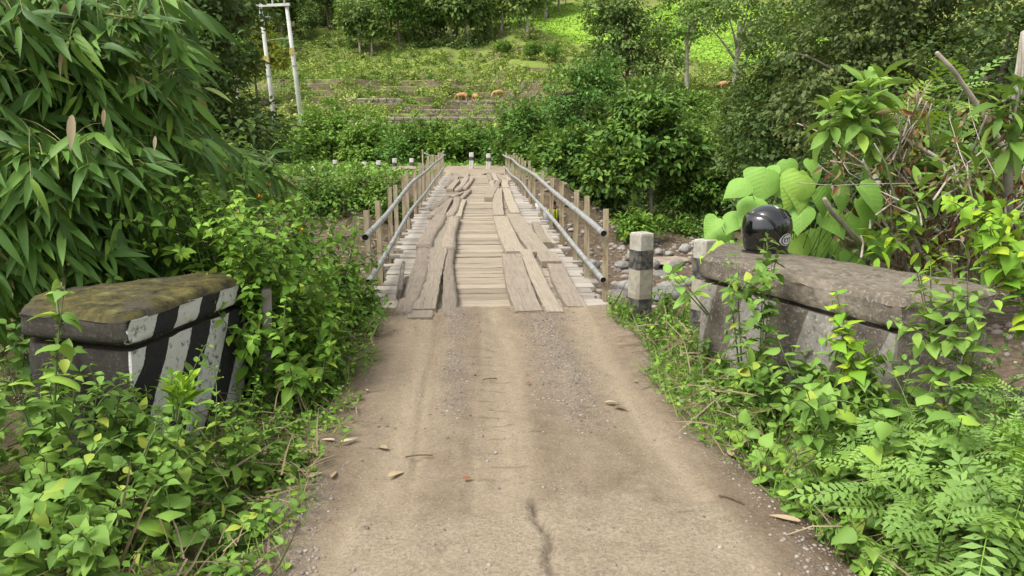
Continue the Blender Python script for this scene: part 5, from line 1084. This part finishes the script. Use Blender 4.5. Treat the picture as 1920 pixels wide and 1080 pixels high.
# trees on the lower right of the hill
def gp(px, py, Y): p = at(px, py, Y); return (p.x, p.y, hz(p.x, p.y))
tree('tall tree with twisted limbs on the slope right of the bright field', gp(1180, 160, 62), [E(1180, 70, 62, 3.2, 2.6, 2.4), E(1150, 20, 62, 2.6, 2.2, 2.0), E(1225, 110, 61, 2.0, 1.8, 1.6), E(1130, 120, 62, 1.8, 1.6, 1.6)], 330, 28, .3, .65, LM['hilltree'], 401, .22, limbs=14)
tree('straight pale trunked tree left of the forked one on the slope', gp(1290, 140, 74), [E(1280, 30, 74, 3.0, 2.4, 2.2), E(1320, -10, 74, 3.2, 2.4, 2.4), E(1265, 80, 74, 1.6, 1.4, 1.1)], 170, 22, .32, .6, LM['midl'], 402, .28, 'palebark', limbs=10, top=at(1288, 15, 74), bend=.02)
tree('forked pale trunk tree standing on the slope above the right bank', gp(1376, 165, 68), [E(1330, 20, 68, 2.8, 2.2, 1.8), E(1400, -20, 68, 3.2, 2.4, 2.2), E(1450, 40, 67, 2.4, 2.0, 2.0)], 190, 22, .3, .6, LM['hilltree'], 403, .33, 'palebark', limbs=12, top=at(1385, 40, 68), bend=.03)
for px, py, Y, rx, rz, lb in ((1290, 200, 58, 2.6, 1.3, 'wide low bush on the slope below the two pale trunks'), (1400, 200, 52, 2.2, 1.8, 'bush against the dark forest edge on the slope'), (1190, 190, 55, 1.8, 1.5, 'dark rounded bush below the tree with twisted limbs'), (1240, 165, 66, 2.0, 1.1, 'bush beside the brown terrace on the slope')):
    tree(lb, gp(px, py, Y), [E(px, py, Y, rx, 1.6, rz)], 150, 24, .26, .5, LM['hilltree' if px != 1290 else 'midl'], 420 + px, .08, name='bush', cat='bush', limbs=8)

# ------------------------------------------------------------------ hillside
def shrub_template(seed, n=110):
    ng = np.random.default_rng(seed); arr = crown_arrays([(0, 0, .45, .8, .8, .55), (.35, .2, .35, .6, .6, .45)], n // 11, 11, .26, .3, ng, .2, .1)
    return arr[0], frames(arr[1], arr[2]), arr[3], arr[4]
SH = [shrub_template(500 + i) for i in range(6)]
def hill_scrub(name, label, cat, pts, mat, seed, scale=(0.6, 1.5)):
    ng = np.random.default_rng(seed); Ps, Ms, Ss, Vs = [], [], [], []
    for (x, y, s, zg) in pts:
        P, M, S, Vv = SH[ng.integers(0, 6)]; a = ng.random() * 6.28; c, s_ = math.cos(a), math.sin(a); Rm = np.array([[c, -s_, 0], [s_, c, 0], [0, 0, 1.]])
        Ps.append((P @ Rm.T) * np.array([s, s, s * ng.uniform(.7, 1.2)]) + np.array([x, y, zg - .05])); Ms.append(np.einsum('ij,njk->nik', Rm, M)); Ss.append(S * (.55 + .45 * s)); Vs.append(np.clip(Vv * .6 + ng.random() * .4, 0, .999))
    me = leaf_data(name, T_QUAD, np.concatenate(Ps), np.concatenate(Ms), np.concatenate(Ss), mat, ng, np.concatenate(Vs)); return tag(link(name, me), label, cat, kind='stuff')
rr = random.Random(77); pts = []; dark_pts = []
COWS = [(870, 190, 98, 'cow'), (893, 190, 99, 'cow'), (937, 189, 99, 'cowpale'), (1355, 154, 84, 'cow')]
def seen_y(px, Y):
    ys_ = np.arange(40, Y + 7, .25); k = (px - 885) / FPX; zz = height(k * ys_, ys_); el = (zz - EYE) / ys_; mx = np.maximum.accumulate(el); best = None
    for i, q in enumerate(ys_):
        if abs(q - Y) < 7 and el[i] >= mx[i] - .0012 and (best is None or abs(q - Y) < abs(best - Y)): best = float(q)
    return best or Y
COWS = [(a, b, seen_y(a, Y), m) for a, b, Y, m in COWS]
cowxy = [((a - 885) / FPX * Y, Y) for a, b, Y, _ in COWS]
def scrub_pos(ng, n):
    y = 43 + 102 * ng.random(n) ** 1.15; x = ng.uniform(-.52, .56, n) * y
    k = (vnoise(x * .09, y * .09, 12) * .65 + vnoise(x * .3, y * .3, 13) * .35 > .36) & (crop_mask(x, y) < .3)
    for cx, cy in cowxy: k &= ~((np.abs(x - cx) < 2.2) & (y - cy > -10) & (y - cy < 2))
    k &= ~((np.abs(y - 78) < 18) & (x > -9) & (x < 9) & (ng.random(n) < .42)) & ~((y < 46) & (x > -3) & (x < 5))
    s_ = np.where(ng.random(n) < .8, ng.uniform(.5, 1.2, n), ng.uniform(1.2, 2.2, n)); s_ = np.where(y < 60, np.minimum(s_, 1.2), s_)
    return np.stack([x, y, s_, height(x, y)], 1)[k]
TERR = [(-11, 5, 63.5), (-9.5, 6, 69.5), (-8, 7, 76), (-16, 2, 84), (-3, 9, 90)]
def terrace_k(x, y):
    k = np.ones(len(x), bool)
    for x0, x1, yy in TERR: k &= ~((x > x0) & (x < x1) & (y > yy - 3.2) & (y < yy + .8))
    return k
tw_mat = plain('terrace stone', (.3, .26, .2), .9, scale=2.5, c2=(.13, .11, .08), bstr=.8, bdist=.05)
for n_, (x0, x1, yy) in enumerate(TERR):
    rt = random.Random(900 + n_); lb = ('lowest', 'second lowest', 'middle', 'second highest', 'highest')[n_] + ' of the dry stone terrace walls on the hillside'
    tw = empty('terrace_wall', ((x0 + x1) / 2, yy, hz((x0 + x1) / 2, yy)), lb, 'wall', 'terrace walls on the hillside'); x = x0
    while x < x1:      # two courses of stones along the contour
        w = rt.uniform(.45, .9); yq = yy + .5 * math.sin(x * .35 + n_)
        zq = max(hz(x + w / 2, q) for q in (yq - 1.5, yq - .8, yq))
        for c_ in (0, 1):
            mb = MB(); mb.box((x + w / 2 + c_ * .2, yq + rt.uniform(-.06, .06), zq + .12 + c_ * .3), (w * .95, .4, .32), Euler((rt.uniform(-.08, .08), rt.uniform(-.06, .06), rt.uniform(-.15, .15))), .06); mb.build('stone', tw_mat, tw)
        x += w
allp = fill(4600, 77, lambda ng, n: (lambda q: q[terrace_k(q[:, 0], q[:, 1])])(scrub_pos(ng, n))); pts, dark_pts = allp[:3900], allp[3900:]
hill_scrub('hillside_scrub', 'yellow green scrub covering the terraced hillside', 'scrub', pts, LM['scrub'], 501)
hill_scrub('hillside_scrub', 'darker bushes dotted over the terraced hillside', 'scrub', dark_pts, LM['midl'], 502)
def wood_pos(ng, n):
    y = 143 + 97 * ng.random(n) ** 1.4; x = ng.uniform(-.55, .6, n) * y; return np.stack([x, y, ng.uniform(1.2, 3.0, n), height(x, y)], 1)[(crop_mask(x, y) < .2) & ((x / y < .09) | (y > 205))]
hill_scrub('wood_undergrowth', 'dark undergrowth of the wood at the top of the hillside', 'undergrowth', fill(1300, 505, wood_pos), LM['hilltree'], 506)
def hill_pos(ng, n):
    y = ng.uniform(44, 125, n); x = ng.uniform(-.5, .55, n) * y; k = crop_mask(x, y) < .3
    for cx, cy in cowxy: k &= ~((np.abs(x - cx) < 1.8) & (y - cy > -12) & (y - cy < 1))
    k &= terrace_k(x, y) | (ng.random(n) < .3)
    return lay(x, y)[k]
scatter('hillside_grass', 'rough grass on the hillside terraces', 'grass', 26000, hill_pos, 'blade', LM['grass'], 503, (.3, .8), 1, .45)
def crop_pos(ng, n):
    x, y = uni(ng, n, 0, 98, 118, 205); return lay(x, y)[(crop_mask(x, y) > .5) & (np.abs(x / y) < .6)]
scatter('crop_field', 'bright green crop field on the rounded upper hill', 'crop', 30000, crop_pos, 'small', LM['crop'], 504, (.3, .55), .4, .9)
# tree line
protos = []
def hill_tree_proto(seed, h, tr, wide, mat, bark):
    ells = [(0, 0, h * .68, wide, wide, h * .3), (wide * .6, .3, h * .5, wide * .7, wide * .6, h * .24), (-wide * .6, -.4, h * .56, wide * .65, wide * .6, h * .24)]
    o = tree('x', (0, 0, 0), ells, 190, 18, .5, .85, mat, seed, tr, bark, limbs=9, bend=.4); return o
kinds = [(601, 9, .2, 3.0, LM['hilltree'], 'palebark'), (602, 11, .24, 2.6, LM['hilltree'], 'palebark'), (603, 8, .2, 3.4, LM['midl'], 'bark'), (604, 12, .26, 3.2, LM['mid'], 'bark')]
protos = [hill_tree_proto(*k) for k in kinds]; used = [False] * 4
def copy_tree(o):
    c = o.copy(); COL.objects.link(c)
    for ch in o.children: d = ch.copy(); COL.objects.link(d); d.parent = c
    return c
def put_tree(k, px, py, Y, s, label, group=None):
    p = at(px, py, Y); o = protos[k] if not used[k] else copy_tree(protos[k]); used[k] = True
    o.location = (p.x, p.y, hz(p.x, p.y)); o.scale = (s, s, s * rnd.uniform(.9, 1.15)); o.rotation_euler = (0, 0, rnd.random() * 6.28); tag(o, label, 'tree', group); return o
G1 = 'tree line at the top of the hillside'; L1 = 'leafy tree in the dense tree line along the top of the hillside'
for i in range(34):
    px = 430 + i * 18 + rnd.uniform(-8, 8); Y = 139 + rnd.uniform(0, 26) + (6 if px < 560 else 0); put_tree(rnd.choice((0, 0, 1, 3)), px, 80, Y, rnd.uniform(.75, 1.5), L1, G1)
for i in range(26): put_tree(rnd.choice((1, 3, 3)), 380 + i * 27 + rnd.uniform(-8, 8), 40, 172 + rnd.uniform(0, 20), rnd.uniform(1.2, 1.9), 'tree in the darker wood behind the hillside tree line', 'darker wood behind the tree line')
for px, py, Y, s, lb in ((1010, 20, 185, .6, 'small tree on the ridge left above the bright crop field'), (1060, 15, 195, .55, 'small tree on the ridge right above the bright crop field'), (1000, 108, 128, .42, 'short bushy tree at the left foot of the bright field'), (1035, 105, 126, .4, 'short bushy tree at the middle foot of the bright field'), (945, 100, 132, .4, 'short bushy tree below the tree line beside the bright field')):
    put_tree(2, px, py, Y, s, lb)
tree('yellow green tree rising behind the left utility pole', gp(478, 110, 92), [E(478, 70, 92, 2.6, 2.0, 2.2), E(500, 110, 91, 2.2, 1.8, 1.6), E(455, 120, 92, 2.0, 1.6, 1.4)], 210, 20, .4, .6, LM['yellow'], 430, .18)
tree('loose light green tree left of the tree line behind the poles', gp(440, 110, 84), [E(435, 90, 84, 2.6, 2.0, 2.4), E(430, 30, 86, 2.6, 2.0, 2.4)], 190, 20, .38, .6, LM['midl'], 431, .2, 'palebark')
# palm at the tree line
p = at(532, 78, 138); b0 = Vector((p.x, p.y, hz(p.x, p.y))); palm = empty('palm_tree', tuple(b0), 'short palm with arching fronds at the tree line', 'palm'); ng = np.random.default_rng(9)
mb = MB(); mb.tube([b0 - Vector((0, 0, .3)), b0 + Vector((0, 0, 2.6))], [.3, .22], 8); mb.build('trunk', MT['bark'], palm, True); n = 18; a = np.arange(n) * 2.4; el = np.linspace(-.1, 1.2, n)
P = np.array(V3(b0 + Vector((0, 0, 2.6))))[None].repeat(n, 0); foliage(palm, 'frond', (P, np.stack([np.cos(a) * np.cos(el), np.sin(a) * np.cos(el), np.sin(el)], 1), np.array([[0, 0, 1.]]) + ng.normal(0, .1, (n, 3)), ng.uniform(2.4, 3.4, n)), LM['midl'], ng, 40, 'frond', 5)

# ------------------------------------------------------------------ utility poles
Yp = 60; A0, A1 = at(570, 262, Yp), at(537, 8, Yp); B0, B1 = at(524, 300, Yp + 1.0), at(488, 10, Yp + 1.0)
pole = empty('utility_pole', tuple(A0), 'pair of leaning concrete utility poles joined by a crossbar', 'utility pole')
for q0, q1 in ((A0, A1), (B0, B1)):
    mb = MB(); mb.tube([q0 - (q1 - q0).normalized() * .8, q0.lerp(q1, .5), q1], [.21, .175, .13], 12); o = mb.build('pole', MT['poleconc'], pole, True)
    for t in (.55, ):
        c = q0.lerp(q1, t); mb = MB(); mb.tube([c, c + (q1 - q0).normalized() * .08], .2, 12); mb.build('clamp', MT['steel'], pole)
    c = q0.lerp(q1, .66) + Vector((-.02, -.2, 0)); mb = MB(); mb.box(c, (.36, .06, .5)); mb.build('number_plate', MT['yellowbox'], pole)
d = (B1 - A1).normalized(); mb = MB(); mb.box((A1 + B1) / 2 + Vector((0, -.18, -.05)), ((B1 - A1).length + .7, .14, .2), Vector((1, 0, 0)).rotation_difference(-d).to_euler()); mb.build('crossbar', MT['poleconc'], pole)
c = B0.lerp(B1, .93); mb = MB(); mb.box(c + Vector((.1, -.2, 0)), (1.5, .12, .12), Euler((0, .15, 0))); mb.build('crossarm', MT['steel'], pole); mb = MB(); mb.tube([c + Vector((.7, -.2, -.1)), c + Vector((.1, -.15, -.9))], .03, 5); mb.build('brace', MT['steel'], pole)
mb = MB(); c = A0.lerp(A1, .76); mb.tube([c, B0.lerp(B1, .78), ], .025, 5); mb.build('stay_rod', MT['steel'], pole)
for t in (.05, .5, .95):
    c = A1.lerp(B1, t) + Vector((0, -.18, .05)); mb = MB(); mb.tube([c, c + Vector((0, 0, .1)), c + Vector((0, 0, .22)), c + Vector((0, 0, .3))], [.05, .07, .05, .03], 8); mb.build('insulator', MT['poleconc'], pole)
    e_ = at(250 - t * 60, -260, 40); w_ = curve(c + Vector((0, 0, .3)), e_, (0, 0, -.8), 14); mb = MB(); mb.tube(w_, .012, 4); mb.build('wire', MT['wire'], pole)

# ------------------------------------------------------------------ cows
def skin_mesh(name, verts, edges, radii, mats, matfn=None, sub=2, root=0):
    me = bpy.data.meshes.new(name); me.from_pydata(verts, edges, []); o = bpy.data.objects.new(name, me); COL.objects.link(o); o.modifiers.new('s', 'SKIN')
    for i, r in enumerate(radii): sv_ = me.skin_vertices[0].data[i]; sv_.radius = r if hasattr(r, '__len__') else (r, r); sv_.use_root = (i == root)
    m = o.modifiers.new('u', 'SUBSURF'); m.levels = sub; dg = bpy.context.evaluated_depsgraph_get(); out = bpy.data.meshes.new_from_object(o.evaluated_get(dg)); bpy.data.objects.remove(o)
    out.name = name; out.materials.clear()
    for q in mats: out.materials.append(q)
    out.polygons.foreach_set('use_smooth', [True] * len(out.polygons))
    if matfn: out.polygons.foreach_set('material_index', [matfn(Vector(p.center)) for p in out.polygons])
    return out
CV = [(0, 0, .95), (.35, 0, .96), (.65, 0, .98), (-.4, 0, .98), (-.68, 0, .98), (.88, 0, .92), (1.08, 0, .68), (1.2, 0, .42), (1.32, 0, .22),
      (.55, .17, .72), (.55, .17, .4), (.56, .17, .04), (.62, -.17, .72), (.68, -.17, .4), (.66, -.17, .04),
      (-.62, .17, .74), (-.7, .17, .42), (-.66, .17, .04), (-.6, -.17, .74), (-.64, -.17, .42), (-.58, -.17, .04), (-.8, 0, .9), (-.84, 0, .5)]
CE = [(0, 1), (1, 2), (0, 3), (3, 4), (2, 5), (5, 6), (6, 7), (7, 8), (2, 9), (9, 10), (10, 11), (2, 12), (12, 13), (13, 14), (4, 15), (15, 16), (16, 17), (4, 18), (18, 19), (19, 20), (4, 21), (21, 22)]
CR = [.34, .34, .3, .33, .26, .2, .15, .13, .085, .13, .07, .055, .13, .07, .055, .16, .075, .055, .16, .075, .055, .05, .03]
for i, (px, py, Y, m) in enumerate(COWS):
    p = Vector(((px - 885) / FPX * Y, Y, 0)); lb = ('orange brown cow grazing, leftmost on the terrace', 'orange brown cow partly behind grass, middle of the terrace', 'pale tan cow grazing at the right on the terrace', 'orange brown cow on the slope below the forked pale trunk')[i]
    zc = hz(p.x, p.y) + .02; o = empty('cow', (p.x, p.y, zc), lb, 'cow', 'cattle grazing on the hillside'); sc_ = 1.0
    me = skin_mesh('body', [Vector(v) for v in CV], CE, CR, [MT[m], MT['cowwhite']], lambda c: 1 if c.z < .42 and c.x < .9 else 0); b = link('body', me, o)
    for s in (1, -1):
        e_ = MB(); e_.tube([(1.1, s * .1, .56), (1.06, s * .26, .6)], [.05, .02], 6); q = e_.build('ear', MT[m], None, True); q.parent = o
        e_ = MB(); e_.tube([(1.08, s * .06, .62), (1.0, s * .16, .74)], [.03, .008], 6); q = e_.build('horn', MT['blackbits'], None, True); q.parent = o
    o.rotation_euler = (0, 0, (2.75, 1.9, 3.5, 2.9)[i]); o.scale = (.88, .88, .88)

# ------------------------------------------------------------------ person on the riverbed
p = at(1037, 378, 27.5); zf = -2.45; PH = p.z - zf; s = PH / 1.7
per = empty('person', (p.x, p.y, zf), 'person in yellow vest and brown shirt standing on the riverbed behind railing', 'person')
PV = [(0, 0, .92), (0, 0, 1.1), (0, 0, 1.3), (0, 0, 1.42), (0, -.02, 1.5), (0, -.03, 1.6), (0, -.03, 1.66), (.18, 0, 1.38), (.25, -.05, 1.1), (.2, -.26, .98), (.16, -.34, .96), (-.18, 0, 1.38), (-.26, -.03, 1.1), (-.22, -.2, .9), (-.18, -.27, .86), (.1, 0, .86), (.12, -.03, .48), (.12, 0, .07), (.13, -.14, .04), (-.1, 0, .86), (-.13, -.02, .48), (-.14, .02, .07), (-.16, -.12, .04)]
PE = [(0, 1), (1, 2), (2, 3), (3, 4), (4, 5), (5, 6), (3, 7), (7, 8), (8, 9), (9, 10), (3, 11), (11, 12), (12, 13), (13, 14), (0, 15), (15, 16), (16, 17), (17, 18), (0, 19), (19, 20), (20, 21), (21, 22)]
PR = [(.15, .11), (.15, .11), (.17, .115), (.11, .09), .055, (.08, .095), (.07, .085), .075, .052, .042, .035, .075, .052, .042, .035, .1, .07, .05, .04, .1, .07, .05, .04]
def pm_(c):
    if c.z > 1.45: return 0
    if c.z < .93 and abs(c.x) < .2 and c.y > -.18: return 2
    if c.y < -.24 or (c.z < .95 and abs(c.x) > .14 and c.y < -.18): return 0
    return 1
me = skin_mesh('body', [Vector(v) for v in PV], PE, PR, [MT['skin'], MT['shirt'], MT['trousers']], pm_); b = link('body', me, per); per.scale = (s, s, s); per.rotation_euler = (0, 0, .9)
def person_part(name, mb, m, sm=True): q = mb.build(name, MT[m], None, sm); q.parent = per; return q
for sx in (1, -1):
    mb = MB(); mb.loft([[(sx * .035, -.128, z), (sx * .19, -.10, z), (sx * .225, 0, z), (sx * .19, .115, z), (0, .135, z), (0, .12, z), (sx * .18, .1, z), (sx * .205, 0, z), (sx * .18, -.085, z), (sx * .04, -.112, z)] for z in (.95, 1.1, 1.25, 1.4)]); person_part('vest_half', mb, 'vest')
mb = MB(); mb.loft([[(math.cos(a) * r, math.sin(a) * r * 1.15 - .03 + .012, z) for a in [q * 2 * math.pi / 12 for q in range(12)]] for z, r in ((1.6, .088), (1.66, .098), (1.71, .085), (1.745, .04))]); person_part('hair', mb, 'hair')
mb = MB(); mb.tube([(0, -.11, 1.6), (0, -.145, 1.575)], [.012, .018], 6); person_part('nose', mb, 'skin')
for sx in (.035, -.035): mb = MB(); mb.tube([(sx, -.118, 1.61), (sx, -.128, 1.61)], .012, 6); person_part('eye', mb, 'hair')
mb = MB(); mb.tube([(-.03, -.122, 1.535), (.03, -.122, 1.535)], .007, 5); person_part('mouth', mb, 'shirt')
for px, py, sz_, lb in ((1006, 398, .55, 'white sack lying on the riverbed left of the person'), (1018, 402, .5, 'white sack leaning closest to the person on the riverbed')):
    q = at(px, py, 27.0); V, Fc = blob_data(70 + px, 3); me = bpy.data.meshes.new('white_sack'); me.from_pydata([(v[0], v[1], v[2] * 1.7) for v in V], [], Fc); me.polygons.foreach_set('use_smooth', [True] * len(Fc)); me.materials.append(MT['sack']); o = link('white_sack', me, None, (q.x, q.y, max(q.z - .1, hz(q.x, q.y) + .2))); o.scale = (sz_, sz_, sz_ * 1.5); tag(o, lb, 'sack')
# dry vegetation on the banks
scatter('dry_grass', 'brown dead grass and flood debris on the left riverbank', 'dry grass', 5200, lambda ng, n: lay(*uni(ng, n, -9, -1.4, 11, 27), -.02), 'blade', LM['straw'], 601, (.25, .8), .25, .9)
scatter('bank_weeds', 'low green weeds under the trees of the right bank', 'weeds', 9000, lambda ng, n: lay(*uni(ng, n, 3, 22, 30, 42), ng.random(n) * .25), 'small', LM['dark'], 602, (.1, .26), .4, .9)  # dark leaf colour stands in for the shade under these trees
def far_weeds(ng, n):
    x, y = uni(ng, n, -16, 6, 29.5, 41); return lay(x, y, ng.random(n) * .15)[~((x > -1.4) & (x < 2) & (y < 35.5) | (y > 33.2) & (y < 36.6) & (x < 1.5) & (x > -4))]
scatter('bank_weeds', 'green weeds around the far end of the bridge', 'weeds', 5000, far_weeds, 'small', LM['midl'], 603, (.12, .3), .5, .8)
